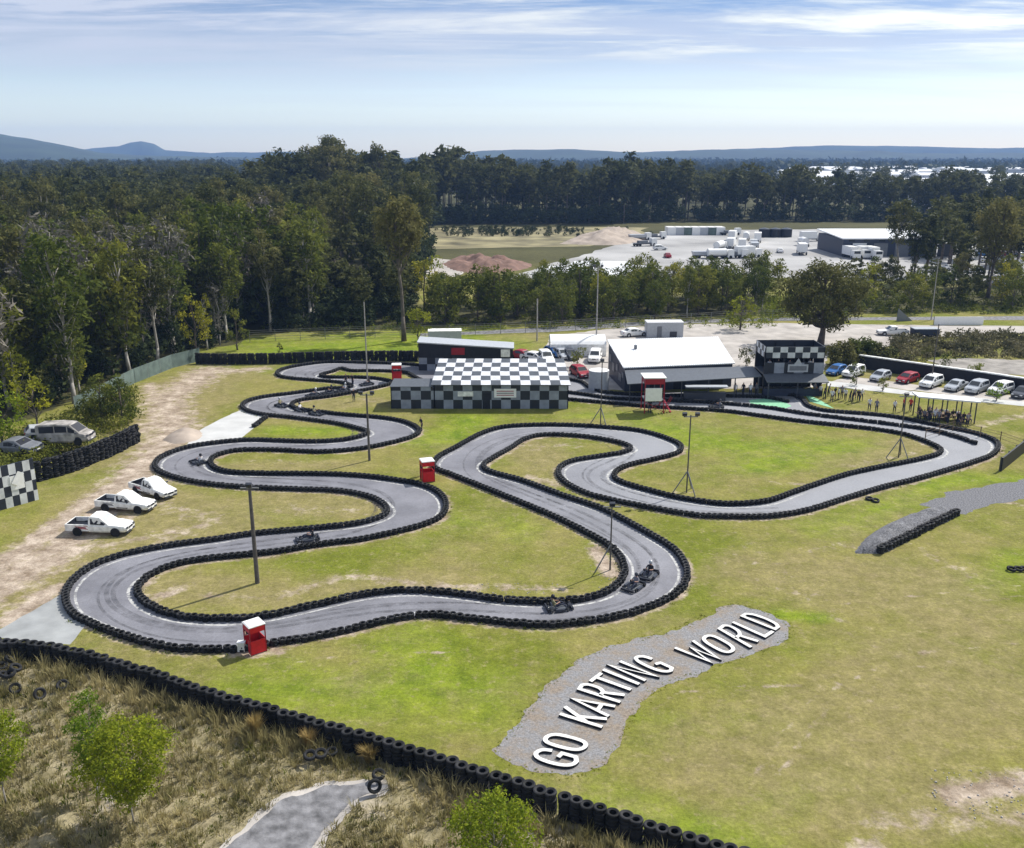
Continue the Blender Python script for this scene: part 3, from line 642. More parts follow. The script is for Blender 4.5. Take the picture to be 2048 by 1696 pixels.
# ------------------------------------------------------------------ gravel heap on the right lawn
def heap(name, px, hgt, m, label, cat, res=.5, seed=1, nz=.35):
    P = np.array([tuple(p) for p in spline([*wpts(px), wpts(px)[0]], .6)]); x0, y0 = P.min(0)-.5; x1, y1 = P.max(0)+.5
    gx_ = np.arange(x0, x1, res); gy_ = np.arange(y0, y1, res); a, b = np.meshgrid(gx_, gy_)
    ins = inpoly(a.ravel(), b.ravel(), P); d = segdist(a.ravel(), b.ravel(), P); w = max(d[ins].max(), .1)
    z = np.where(ins, hgt*np.clip(d/w, 0, 1)**.7, -.03*1)
    z = z*(1+nz*2*(fbm(a.ravel(), b.ravel(), .9/res*.5, seed)-.5)) + np.where(ins, .0, -.05)
    i_ = np.arange(a.size).reshape(a.shape); f = np.c_[i_[:-1,:-1].ravel(), i_[:-1,1:].ravel(), i_[1:,1:].ravel(), i_[1:,:-1].ravel()]
    keep = ins[f].any(1); f = f[keep]
    return tag(meshobj(name, npmesh(name, np.c_[a.ravel(), b.ravel(), z], f, m)), label, cat)
heap('gravel_heap', [(1708,1106),(1740,1070),(1810,1035),(1880,1018),(1912,1030),(1840,1066),(1758,1108)], .85, M['gravel_dark'], 'low heap of dark grey gravel on the right lawn', 'gravel heap', .25)
heap('soil_heap', [(885,528),(925,514),(985,520),(1060,528),(1040,540),(960,547),(915,542)], 2.4, M['red_soil'], 'red brown soil heap behind the hedge trees', 'soil heap', 1., 4, 1.1)
heap('soil_heap', [(1120,488),(1170,470),(1225,462),(1280,468),(1285,482),(1230,490)], 3.0, M['sand'], 'pale sandy soil heap beside the work yard', 'soil heap', 1.5, 7, .9)
heap('soil_heap', [(325,880),(360,858),(400,862),(395,880),(350,888)], .7, M['sand'], 'small dark dirt heap beside the concrete path on the left', 'soil heap', .3)
# ------------------------------------------------------------------ letters laid on the gravel
LET = {
 'G': ([[(.95,.72),(.85,.93),(.62,1),(.35,1),(.1,.86),(.02,.62),(.02,.36),(.12,.12),(.36,0),(.66,0),(.96,.1),(.96,.46),(.58,.46)]]),
 'O': ([[(.3,0),(.7,0),(.93,.14),(.98,.38),(.98,.62),(.93,.86),(.7,1),(.3,1),(.07,.86),(.02,.62),(.02,.38),(.07,.14),(.3,0)]]),
 'K': ([[(.05,0),(.05,1)],[(.95,1),(.08,.38)],[(.36,.58),(1.,0)]]),
 'A': ([[(0,0),(.5,1),(1,0)],[(.2,.32),(.8,.32)]]),
 'R': ([[(.05,0),(.05,1),(.62,1),(.9,.9),(.95,.75),(.9,.58),(.62,.48),(.05,.48)],[(.5,.48),(1.,0)]]),
 'T': ([[(0,1),(1,1)],[(.5,1),(.5,0)]]),
 'I': ([[(.5,0),(.5,1)]]),
 'N': ([[(.05,0),(.05,1),(.95,0),(.95,1)]]),
 'W': ([[(0,1),(.27,0),(.5,.72),(.73,0),(1,1)]]),
 'L': ([[(.05,1),(.05,0),(1,0)]]),
 'D': ([[(.05,0),(.05,1),(.55,1),(.88,.86),(.98,.6),(.98,.4),(.88,.14),(.55,0),(.05,0)]])}
def chaikin(P, closed=False, it=2):
    for _ in range(it):
        n = len(P); Q = [] if closed else [P[0]]
        for i in range(n if closed else n-1):
            a = P[i]; b = P[(i+1) % n]; Q += [(a[0]*.75+b[0]*.25, a[1]*.75+b[1]*.25), (a[0]*.25+b[0]*.75, a[1]*.25+b[1]*.75)]
        P = Q if closed else Q+[P[-1]]
    return P
LET['O'][0] = (lambda q: q+[q[0]])(chaikin(LET['O'][0][:-1], True))
g_ = LET['G'][0]; LET['G'][0] = chaikin(g_[:10])+g_[10:]
d_l = LET['D'][0]; LET['D'][0] = d_l[:2]+chaikin(d_l[2:8])+[d_l[8]]
r_l = LET['R'][0]; LET['R'][0] = r_l[:2]+chaikin(r_l[2:7])+[r_l[7]]
def letter(ch, BL, BR, TL, label, sw=.245, th=.16):
    BL, BR, TL = [W(*p, th) for p in (BL, BR, TL)]; ex = BR-BL; ey = TL-BL
    mb = MB(); o0 = BL.copy(); o0.z = 0
    for si, st in enumerate(LET[ch]):
        P = [ex*a+ey*b for a, b in st]; closed = (P[0]-P[-1]).length < 1e-4
        if closed: P = P[:-1]
        n = len(P); L_, R_ = [], []
        for i in range(n):
            a = P[i-1] if (i or closed) else None; c = P[(i+1) % n] if (i < n-1 or closed) else None
            d1 = (P[i]-a).normalized() if a is not None else None; d2 = (c-P[i]).normalized() if c is not None else None
            if d1 is None: t = d2; k = 1
            elif d2 is None: t = d1; k = 1
            else: t = (d1+d2).normalized() if (d1+d2).length > .05 else d1; k = 1/max(.45, t.dot(d1))
            nn = Vector((-t.y, t.x, 0)); L_.append(P[i]+nn*sw/2*k); R_.append(P[i]-nn*sw/2*k)
        m_ = n if closed else n-1; zt = th+.004*si
        for i in range(m_):
            j = (i+1) % n
            q = [R_[i], R_[j], L_[j], L_[i]]; top = [Vector((p.x, p.y, zt)) for p in q]; bot = [Vector((p.x, p.y, -.02)) for p in q]
            mb.add(top+bot, [(0,1,2,3),(7,6,5,4),(0,4,5,1),(2,6,7,3)]+([] if (closed or i) else [(3,7,4,0)])+([] if (closed or i < m_-1) else [(1,5,6,2)]), 0)
            mb.m[-1] = 1
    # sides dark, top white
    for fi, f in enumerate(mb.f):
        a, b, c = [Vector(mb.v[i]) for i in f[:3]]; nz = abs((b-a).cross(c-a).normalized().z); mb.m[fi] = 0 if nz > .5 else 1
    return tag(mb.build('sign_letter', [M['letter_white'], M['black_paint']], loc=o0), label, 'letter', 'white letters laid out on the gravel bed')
def upv(p, u): return (p[0]+u[0], p[1]+u[1])
def D2(p): return (960+p[0]/5.12, 1340+p[1]/5.12)
def E2(p): return (1260+p[0]/5.689, 1190+p[1]/5.689)
LT = [('G', D2((918,1003)), D2((1025,895)), D2((525,893)), 'white letter G that begins the word GO, nearest the tyre wall'),
 ('O', D2((1015,838)), D2((1125,735)), D2((625,735)), 'white letter O right after the first G in the word GO'),
 ('K', D2((1250,585)), D2((1300,500)), D2((815,450)), 'white letter K that begins the word KARTING'),
 ('A', D2((1320,470)), D2((1385,370)), D2((925,345)), 'white letter A between K and R in the word KARTING'),
 ('R', D2((1435,330)), D2((1480,255)), D2((1015,195)), 'white letter R between A and T in the word KARTING'),
 ('T', D2((1490,245)), D2((1600,155)), D2((1130,115)), 'white letter T in the middle of the word KARTING'),
 ('I', D2((1610,160)), D2((1650,125)), D2((1240,10)), 'white letter I between T and N in the word KARTING'),
 ('N', (1290,1361), (1312,1351), (1219,1331), 'white letter N between I and G in the word KARTING'),
 ('G', (1324,1346), (1351,1338), (1262,1317), 'white letter G that ends the word KARTING'),
 ('W', (1410,1327), (1446,1312), (1350,1295), 'white letter W that begins the word WORLD'),
 ('O', E2((1095,672)), E2((1215,600)), E2((800,505)), 'white letter O between W and R in the word WORLD'),
 ('R', E2((1375,595)), E2((1460,525)), E2((1015,385)), 'white letter R between O and L in the word WORLD'),
 ('L', E2((1530,472)), E2((1625,410)), E2((1165,308)), 'white letter L between R and D in the word WORLD'),
 ('D', E2((1645,388)), E2((1720,335)), E2((1275,240)), 'white letter D that ends the word WORLD')]
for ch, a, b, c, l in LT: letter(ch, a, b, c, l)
# ------------------------------------------------------------------ people
def figure(pose):
    """continuous skinned body; +X is forward. returns mesh with slots skin, shirt, trousers, hair"""
    J = {}; E = []; grp = {}
    def j(n, p, r, par=None, g='shirt'):
        J[n] = (Vector(p), r); 
        if par: E.append((par, n, g))
    def limb(sx, names, pts, rs, par, g):
        for n, p, r in zip(names, pts, rs): j(n+sx, p, r, par, g if isinstance(g, str) else g[names.index(n)]); par = n+sx
    if pose == 'stand' or pose == 'lean':
        b = .10 if pose == 'lean' else 0
        j('pel', (0,0,.95), .145); j('wai', (b*.4,0,1.1), .125, 'pel'); j('che', (b,0,1.33), .155, 'wai'); j('nec', (b*1.3,0,1.50), .06, 'che', 'skin')
        j('chin', (b*1.3+.03,0,1.57), .075, 'nec', 'skin'); j('head', (b*1.3+.015,0,1.665), .105, 'chin', 'head'); j('top', (b*1.3,0,1.74), .065, 'head', 'head')
        j('nose', (b*1.3+.125,0,1.64), .016, 'head', 'skin')
        for sx, s in (('l',1),('r',-1)):
            lift = .16 if (pose == 'lean') else (.05 if s > 0 else .12)
            limb(sx, ['sho','elb','wri','palm'], [(b,s*.19,1.42),(b-.03+lift*.3,s*.25,1.14),(b+lift,s*.26,.90+lift*.6),(b+lift+.03,s*.265,.83+lift*.7)], [.068,.045,.032,.036], 'che', ['shirt','shirt','skin','skin'])
            for q in range(4): j(f'f{q}{sx}', (b+lift+.05-q*.022,s*(.27-.006*q),.745+lift*.8+.006*abs(q-1.5)), .010, 'palm'+sx, 'skin')
            j('th'+sx, (b+lift+.075,s*.24,.80+lift*.7), .011, 'palm'+sx, 'skin')
            st = .08*s if pose == 'lean' else .03*s
            limb(sx, ['hip','kne','ank','toe'], [(0,s*.10,.88),(.03+st,s*.11,.49),(-.02+st,s*.12,.09),(.15+st,s*.135,.04)], [.10,.066,.045,.04], 'pel', ['trousers','trousers','trousers','shoe'])
    elif pose == 'sit':      # on a chair or bench, seat height .45
        j('pel', (0,0,.55), .15); j('wai', (-.02,0,.70), .13, 'pel'); j('che', (0,0,.93), .155, 'wai'); j('nec', (.02,0,1.10), .06, 'che', 'skin')
        j('chin', (.05,0,1.17), .075, 'nec', 'skin'); j('head', (.035,0,1.265), .105, 'chin', 'head'); j('top', (.02,0,1.34), .065, 'head', 'head'); j('nose', (.145,0,1.24), .016, 'head', 'skin')
        for sx, s in (('l',1),('r',-1)):
            limb(sx, ['sho','elb','wri','palm'], [(0,s*.19,1.02),(.08,s*.25,.78),(.30,s*.17,.68),(.37,s*.14,.67)], [.068,.045,.032,.036], 'che', ['shirt','shirt','skin','skin'])
            for q in range(4): j(f'f{q}{sx}', (.45,s*(.165-.022*q),.655), .010, 'palm'+sx, 'skin')
            j('th'+sx, (.40,s*.09,.69), .011, 'palm'+sx, 'skin')
            limb(sx, ['hip','kne','ank','toe'], [(.08,s*.10,.53),(.46,s*.12,.52),(.44,s*.12,.09),(.60,s*.13,.04)], [.10,.07,.045,.04], 'pel', ['trousers','trousers','trousers','shoe'])
    else:                    # reclined in a kart
        j('pel', (-.35,0,.22), .15); j('wai', (-.42,0,.36), .13, 'pel'); j('che', (-.47,0,.58), .155, 'wai'); j('nec', (-.46,0,.75), .06, 'che', 'skin')
        j('chin', (-.43,0,.82), .075, 'nec', 'skin'); j('head', (-.445,0,.91), .105, 'chin', 'head'); j('top', (-.46,0,.98), .065, 'head', 'head')
        for sx, s in (('l',1),('r',-1)):
            limb(sx, ['sho','elb','wri','palm'], [(-.46,s*.19,.66),(-.28,s*.27,.46),(-.06,s*.16,.50),(.0,s*.14,.52)], [.068,.045,.032,.036], 'che', ['shirt','shirt','skin','skin'])
            for q in range(4): j(f'f{q}{sx}', (.035-.01*q,s*(.115-.004*q),.49+.022*q), .010, 'palm'+sx, 'skin')
            j('th'+sx, (-.03,s*.10,.55), .011, 'palm'+sx, 'skin')
            limb(sx, ['hip','kne','ank','toe'], [(-.26,s*.11,.21),(.16,s*.19,.40),(.52,s*.18,.17),(.62,s*.18,.30)], [.10,.066,.045,.04], 'pel', ['trousers','trousers','trousers','shoe'])
    names = list(J); me = bpy.data.meshes.new('person'); me.from_pydata([J[n][0] for n in names], [(names.index(a), names.index(b)) for a, b, g in E], [])
    o = bpy.data.objects.new('person', me); COL.objects.link(o)
    md = o.modifiers.new('skin', 'SKIN'); md.branch_smoothing = .3; sm = o.modifiers.new('sub', 'SUBSURF'); sm.levels = 1; sm.render_levels = 1
    sk = me.skin_vertices[0].data
    for i, n in enumerate(names): sk[i].radius = (J[n][1],)*2; sk[i].use_root = (n == 'pel')
    dg = bpy.context.evaluated_depsgraph_get(); out = bpy.data.meshes.new_from_object(o.evaluated_get(dg)); out.name = 'person'
    bpy.data.objects.remove(o); bpy.data.meshes.remove(me)
    out.materials.clear()
    for m in (M['skin'], M['shirt_grey'], M['denim'], M['hair'], M['black_paint']): out.materials.append(m)
    segs = [(J[a][0], J[b][0], g, J[a][1], J[b][1]) for a, b, g in E]
    hd = J['head'][0]
    for p in out.polygons:
        c = p.center; best = (9, '')
        for a, b, g, ra, rb in segs:
            ab = b-a; t = min(1, max(0, (c-a).dot(ab)/max(ab.length_squared, 1e-9))); d = (c-a-ab*t).length-(ra*(1-t)+rb*t)
            if d < best[0]: best = (d, g)
        g = best[1]
        if g == 'head': g = 'hair' if (c.z > hd.z+.02 or c.x < hd.x-.02) else 'skin'
        p.material_index = {'skin':0,'shirt':1,'trousers':2,'hair':3,'shoe':4}[g]; p.use_smooth = True
    return out
FIG = {k: figure(k) for k in ('stand','lean','sit','kart')}
def person(pose, loc, rz, shirt, label, group=None, trousers='denim', hair='hair'):
    o = meshobj('person', FIG[pose], None, loc); o.rotation_euler = (0,0,rz); s = random.uniform(.95,1.04); o.scale = (s,s,s)
    for i, m in ((1, shirt), (2, trousers), (3, hair)):
        o.material_slots[i].link = 'OBJECT'; o.material_slots[i].material = M[m]
    return tag(o, label, 'person', group)
helmet_me = MB().ring((0,0,0), [(.0,.15),(.08,.135),(.125,.08),(.14,0),(.13,-.08),(.10,-.12)], 14, closed=False).mesh('helmet', M['white'], True)
# ------------------------------------------------------------------ karts
def make_kart():
    e = empty('go_kart')
    f = MB(); f.box((0,0,.07),(1.45,.62,.03)).tube((-.85,-.3,.09),(.75,-.3,.09),.022).tube((-.85,.3,.09),(.75,.3,.09),.022).tube((-.75,-.6,.14),(-.75,.6,.14),.022).tube((.55,-.55,.13),(.55,.55,.13),.02)
    f.build('frame', M['dark_grey'], e)
    b = MB(); b.box((.93,0,.17),(.20,1.25,.17),taper=.85).box((.78,0,.25),(.25,.42,.10),taper=.6).tube((.7,-.3,.12),(.9,-.35,.15),.02).tube((.7,.3,.12),(.9,.35,.15),.02)
    b.build('front_bumper', M['black_paint'], e)
    r = MB(); r.box((-.98,0,.20),(.14,1.30,.20),taper=.85).tube((-.85,-.4,.15),(-.98,-.4,.2),.02).tube((-.85,.4,.15),(-.98,.4,.2),.02).build('rear_bumper', M['black_paint'], e)
    for s in (-1,1): MB().box((-.05,s*.58,.16),(.85,.24,.18),taper=.8).build('side_pod', M['charcoal'], e)
    st = MB(); st.box((-.33,0,.13),(.36,.40,.07)).box((-.58,0,.34),(.07,.40,.42),ry=-.25).box((-.42,.2,.2),(.3,.05,.18),ry=-.1).box((-.42,-.2,.2),(.3,.05,.18),ry=-.1); st.build('seat', M['mid_grey'], e)
    MB().ring((0,0,0), [(.125,0),(.14,.012),(.155,0),(.14,-.012)], 16).tube((-.12,0,0),(.12,0,0),.01).tube((0,0,0),(0,0,-.35),.012).build('steering_wheel', M['black_paint'], e, loc=(.02,0,.52)).rotation_euler = (0, .8, 0)
    MB().box((-.62,-.36,.24),(.26,.2,.24)).box((-.62,-.36,.40),(.16,.14,.10)).tube((-.62,-.36,.2),(-.95,-.36,.24),.03).build('engine', M['steel'], e)
    for x, w in ((.55,.13),(-.75,.2)):
        for s in (-1,1):
            q = MB(); q.ring((0,0,0), [(.065,-w/2),(.12,-w/2),(.135,-w*.3),(.135,w*.3),(.12,w/2),(.065,w/2)], 14, 0, 'Y').tube((0,-w*.35,0),(0,w*.35,0),.066,n=10,mi=1)
            q.build('wheel', [M['tyre'], M['steel']], e, loc=(x, s*(.55+w/4), .135))
    return e
kart0 = None
def kart(px, heading, label, shirt='shirt_black', helmet='white', plabel='', name='kart'):
    global kart0
    if kart0 is None: k = kart0 = make_kart()
    else: k = copy_tree(kart0)
    p = W(*px, .012); k.location = p; k.rotation_euler = (0,0,heading); k.scale = (.89,)*3
    tag(k, label, 'go kart', 'go karts on the track')
    o = person('kart', p+Vector((0,0,.03)), heading, shirt, plabel, 'drivers sitting in go karts', 'denim', helmet)
    h = meshobj('helmet', helmet_me, o, (-.445,0,.93)); h.material_slots[0].link = 'OBJECT'; h.material_slots[0].material = M[helmet]
    return k
def dirpx(a, b):
    p = W(*a); q = W(*b); d = q-p; return math.atan2(d.y, d.x)
kart((1118,1217), dirpx((1118,1217),(1200,1208)), 'black go kart hugging the inner tyres on the bottom bend', 'shirt_khaki','black_paint','driver in khaki shirt in the kart on the bottom bend')
kart((1266,1176), dirpx((1266,1176),(1225,1205)), 'leading one of two close go karts in the lower right bend', 'shirt_grey','charcoal','driver of the leading one of two close karts in the lower right bend')
kart((1296,1153), dirpx((1300,1152),(1270,1185)), 'following one of two close go karts in the lower right bend', 'shirt_black','silver','driver of the following one of two close karts in the lower right bend')
kart((615,1080), dirpx((615,1080),(560,1088)), 'lone go kart passing right of the near light pole', 'shirt_black','black_paint','driver of the lone kart right of the near light pole')
kart((397,926), dirpx((397,926),(360,915)), 'lone go kart in the tight left hairpin', 'shirt_white','black_paint','driver in white shirt in the tight left hairpin')
kart((565,813), dirpx((560,812),(610,822)), 'rearmost of three go karts bunched after the upper left hairpin', 'shirt_khaki','silver','driver of the rearmost of three karts after the upper left hairpin')
kart((605,822), dirpx((605,822),(660,832)), 'middle of three go karts bunched after the upper left hairpin', 'shirt_white','charcoal','driver of the middle of three karts after the upper left hairpin')
kart((634,829), dirpx((634,829),(700,842)), 'front one of three go karts bunched after the upper left hairpin', 'shirt_khaki','black_paint','driver of the front one of three karts after the upper left hairpin')
kart((626,792), dirpx((680,782),(600,795)), 'leading go kart of the queue before the upper left hairpin', 'shirt_grey','white','driver leading the queue before the upper left hairpin')
kart((657,787), dirpx((680,782),(600,795)), 'second go kart of the queue before the upper left hairpin', 'shirt_black','charcoal','second driver of the queue before the upper left hairpin')
kart((685,783), dirpx((720,775),(650,788)), 'third go kart of the queue, beside the two marshals', 'shirt_white','silver','third driver of the queue beside the two marshals')
kart((733,770), dirpx((760,765),(700,775)), 'last go kart of the queue, right of the two marshals', 'shirt_black','black_paint','last driver of the queue right of the two marshals')
kart((1433,814), dirpx((1433,814),(1380,811)), 'single go kart on the front straight before the pit shed', 'shirt_grey','charcoal','driver of the single kart on the front straight')
# ------------------------------------------------------------------ standing people
def stand(x, y, rz, shirt, label, group=None, pose='stand', z=0., tr='denim'): return person(pose, W(x, y, z), rz, shirt, label, group, tr)
stand(692,771,-.9,'shirt_black','marshal in black standing on the track left of the other marshal')
stand(706,773,-2.,'shirt_black','marshal in black with arm out standing right of the other marshal', pose='lean')
stand(708,803,-1.6,'shirt_black','person in black standing on the grass island left of the middle light pole')
stand(844,862,-2.4,'shirt_black','marshal in black standing at the tip of the upper island', pose='lean')
stand(1299,826,-1.5,'shirt_black','person in black standing under the white screened red tower')
stand(843,952,0.2,'shirt_black','marshal in black beside the red booth in the middle of the circuit')
stand(497,1290,-.8,'shirt_black','marshal in black standing inside the nearest red booth', pose='lean')
spect = [(1640,794),(1648,797),(1656,793),(1668,798),(1676,800),(1683,797),(1690,801),(1699,803),(1708,800),(1716,804),(1722,802),(1627,790),(1663,804),(1704,806)]
sh = ['shirt_white','shirt_black','shirt_grey','shirt_black','shirt_white','shirt_grey']
for i, (x, y) in enumerate(spect):
    stand(x, y, random.uniform(-3,0), sh[i % 6], 'spectator in the crowd standing right of the checkered grandstand', 'spectators right of the checkered grandstand', random.choice(('stand','lean')))
for i, (x, y, s, l) in enumerate([(1738,822,'shirt_white','spectator in white at the fence left of the one in grey'),(1752,826,'shirt_grey','spectator in grey at the tyres right of the one in white'),(1788,826,'shirt_white','spectator in white left of the people in red near the shelter'),(1806,822,'shirt_red','left one of two people in red shirts near the shelter'),(1820,823,'shirt_red','right one of two people in red shirts near the shelter'),(1868,845,'shirt_white','child in white standing in front of the shelter'),(1919,856,'shirt_black','spectator in black at the track side in front of the shelter')]):
    stand(x, y, random.uniform(-2.6,-.6), s, l, pose='stand')
# ------------------------------------------------------------------ poles
def light_pole(base, top_px, nl, label, m='pole_dark', r=(.13,.085), tripod=0, head='flood', group='floodlight poles around the track'):
    p = W(*base, 0); e = empty('light_pole', p, 0, label, 'light pole', group)
    # height from the row of its top at the same distance
    v = (848-top_px)/F; dz = -math.sin(PITCH)+v*math.cos(PITCH); dy = math.cos(PITCH)+v*math.sin(PITCH); h = CH+dz/dy*p.y
    MB().tube((0,0,-.1),(0,0,h),r[0],r[1],10).build('pole', M[m], e)
    if head == 'flood':
        MB().box((0,0,h-.15),(1.3,.09,.09)).build('crossbar', M['steel'], e)
        for i in range(nl):
            x = (i-(nl-1)/2)*(1.15/max(1,nl-1)) if nl > 1 else 0
            q = MB(); q.box((0,0,0),(.42,.20,.32),rx=.5).box((0,-.10,-.07),(.34,.02,.24),mi=1,rx=.5).box((0,.06,-.2),(.05,.05,.2))
            q.build('flood_light', [M['charcoal'], M['glass']], e, loc=(x,-.12,h+.12))
    elif head == 'arm':
        MB().tube((0,0,h-.1),(1.2,-.3,h+.15),.05).box((1.4,-.35,h+.15),(.55,.2,.1)).build('lamp_arm', M['steel'], e)
    for k in range(tripod):
        a = -PI/2+2*PI*k/3+.5 if tripod > 1 else PI+.35
        MB().tube((0,0,2.1),(1.25*math.cos(a),1.25*math.sin(a),0),.055,.055).build('brace', M['steel'], e)
    return e
light_pole((515,1166), 972, 1, 'dark wooden light pole on the grass left of centre, nearest the camera', r=(.17,.11))
light_pole((739,921), 787, 2, 'wooden light pole on the grass left of the checkered shed')
light_pole((735,762), 604, 1, 'tall thin grey light pole behind the far end of the track', 'pole_pale', (.10,.07), head='none')
light_pole((1373,985), 830, 2, 'light pole on a tripod foot standing inside the right hand loop', 'pole_dark', (.07,.06), 3)
light_pole((1220,1140), 1010, 1, 'slender light pole with one slanted brace in the lower right bend', 'pole_dark', (.07,.05), 1)
light_pole((1201,850), 722, 1, 'light pole on a tripod foot behind the middle loop', 'pole_dark', (.07,.06), 3)
light_pole((1797,915), 790, 1, 'light pole on a tripod foot at the far right bend', 'pole_dark', (.07,.06), 3)
light_pole((1862,770), 648, 1, 'tall thin light pole behind the white roofed shelter', 'pole_dark', (.09,.06), head='none')
light_pole((1192,706), 533, 2, 'very tall light pole behind the white marquee', 'pole_pale', (.13,.09))
light_pole((1074,682), 598, 1, 'grey timber power pole on the verge left of the marquee', 'pole_pale', (.13,.1), head='none')
light_pole((1862,640), 520, 1, 'pale street light pole before the trees on the right', 'pole_pale', (.10,.07), head='arm')
# ------------------------------------------------------------------ red marshal booths
def booth(px, rz, label, w=1.2, h=2.35, sc=1.):
    p = W(*px, .0); e = empty('marshal_booth', p, rz, label, 'marshal booth', 'red marshal booths', sc); a = w/2
    MB().box((0,0,h),(w+.14,w+.14,.06)).box((0,0,h+.05),(w+.02,w+.02,.04)).build('roof', M['white'], e)
    f = MB()
    for c, s in (((0,-a,h-.28),(w,.05,.46)),((0,a,h-.28),(w,.05,.46)),((a,0,h-.28),(.05,w-.06,.46)),((-a,0,h-.28),(.05,w-.06,.46))): f.box(c, s)
    f.build('fascia', M['red'], e)
    for x in (-a,a):
        for y in (-a,a): MB().box((x,y,h/2-.02),(.075,.075,h-.05)).build('post', M['dark_red'], e)
    MB().box((0,-a,.62),(w-.09,.045,1.1)).build('side_panel', M['red'], e)
    MB().box((0,a,.62),(w-.09,.045,1.1)).build('side_panel', M['red'], e)
    MB().box((a,0,.62),(.045,w-.09,1.1)).build('side_panel', M['red'], e)
    MB().box((-a,-.38,.62),(.045,.55,1.1)).build('side_panel', M['red'], e)
    MB().box((0,0,.03),(w-.1,w-.1,.05)).build('floor_board', M['shade_green'], e)
    return e
booth((512,1301), R(38), 'red marshal booth with white roof nearest the camera, beside the bottom left bend', sc=.82)
booth((855,961), R(18), 'red marshal booth in the middle of the circuit between two bends', 1.3, sc=.88)
booth((794,762), R(5), 'small red marshal booth at the far end of the track', 1.2)
def tower():
    e = empty('starter_tower', W(1304,822,0), R(2), 'tall red starter tower with a white screen in front of the pit shed', 'starter tower'); a = 1.15; h = 4.35
    for x in (-a,a):
        for y in (-a,a): MB().box((x,y,h/2),(.11,.11,h)).build('leg', M['dark_red'], e)
    MB().box((0,0,h+.05),(2.7,2.7,.12)).build('roof', M['white'], e)
    f = MB(); f.box((0,-a,h-.38),(2.4,.08,.7)).box((0,a,h-.38),(2.4,.08,.7)).box((a,0,h-.38),(.08,2.2,.7)).box((-a,0,h-.38),(.08,2.2,.7)); f.build('fascia', M['dark_red'], e)
    MB().box((0,0,1.62),(2.3,2.3,.1)).build('deck', M['dark_grey'], e)
    MB().box((-.12,-a-.07,2.35),(1.95,.06,1.55)).box((-.12,-a-.04,2.35),(2.02,.03,1.62)).build('screen', M['white'], e)
    s = MB(); s.box((a+.55,-.2,.9),(.06,.08,2.2),ry=.45).box((a+.55,-.9,.9),(.06,.08,2.2),ry=.45)
    for i in range(6): s.box((a+.15+i*.16,-.55,1.5-i*.28),(.2,.7,.04))
    s.build('stairs', M['dark_red'], e)
    x = MB(); x.tube((-a,-a,.2),(a,-a,1.5),.03).tube((a,-a,.2),(-a,-a,1.5),.03); x.build('cross_brace', M['dark_red'], e)
tower()
# ------------------------------------------------------------------ buildings
def uvq(nx_, ny_, ox=0, oy=0): return [(ox,oy),(ox+nx_,oy),(ox+nx_,oy+ny_),(ox,oy+ny_)]
def wallq(mb, a, b, z0, z1, mi=0, cell=None, th=.12):
    """upright wall from a to b (xy), outside to the right of a->b; checks on its outer face"""
    a = Vector((a[0],a[1],0)); b = Vector((b[0],b[1],0)); d = (b-a); L = d.length; n = Vector((d.y,-d.x,0)).normalized()
    z0v = Vector((0,0,z0)); z1v = Vector((0,0,z1))
    uv = uvq(L/cell[0], (z1-z0)/cell[1]) if cell else None
    mb.quad(a+z0v, b+z0v, b+z1v, a+z1v, mi, uv)
    i0, i1 = a-n*th, b-n*th
    mb.add([a+z0v,b+z0v,b+z1v,a+z1v,i0+z0v,i1+z0v,i1+z1v,i0+z1v], [(5,4,7,6),(3,2,6,7),(0,4,5,1),(4,0,3,7),(1,5,6,2)], mi)
    return mb
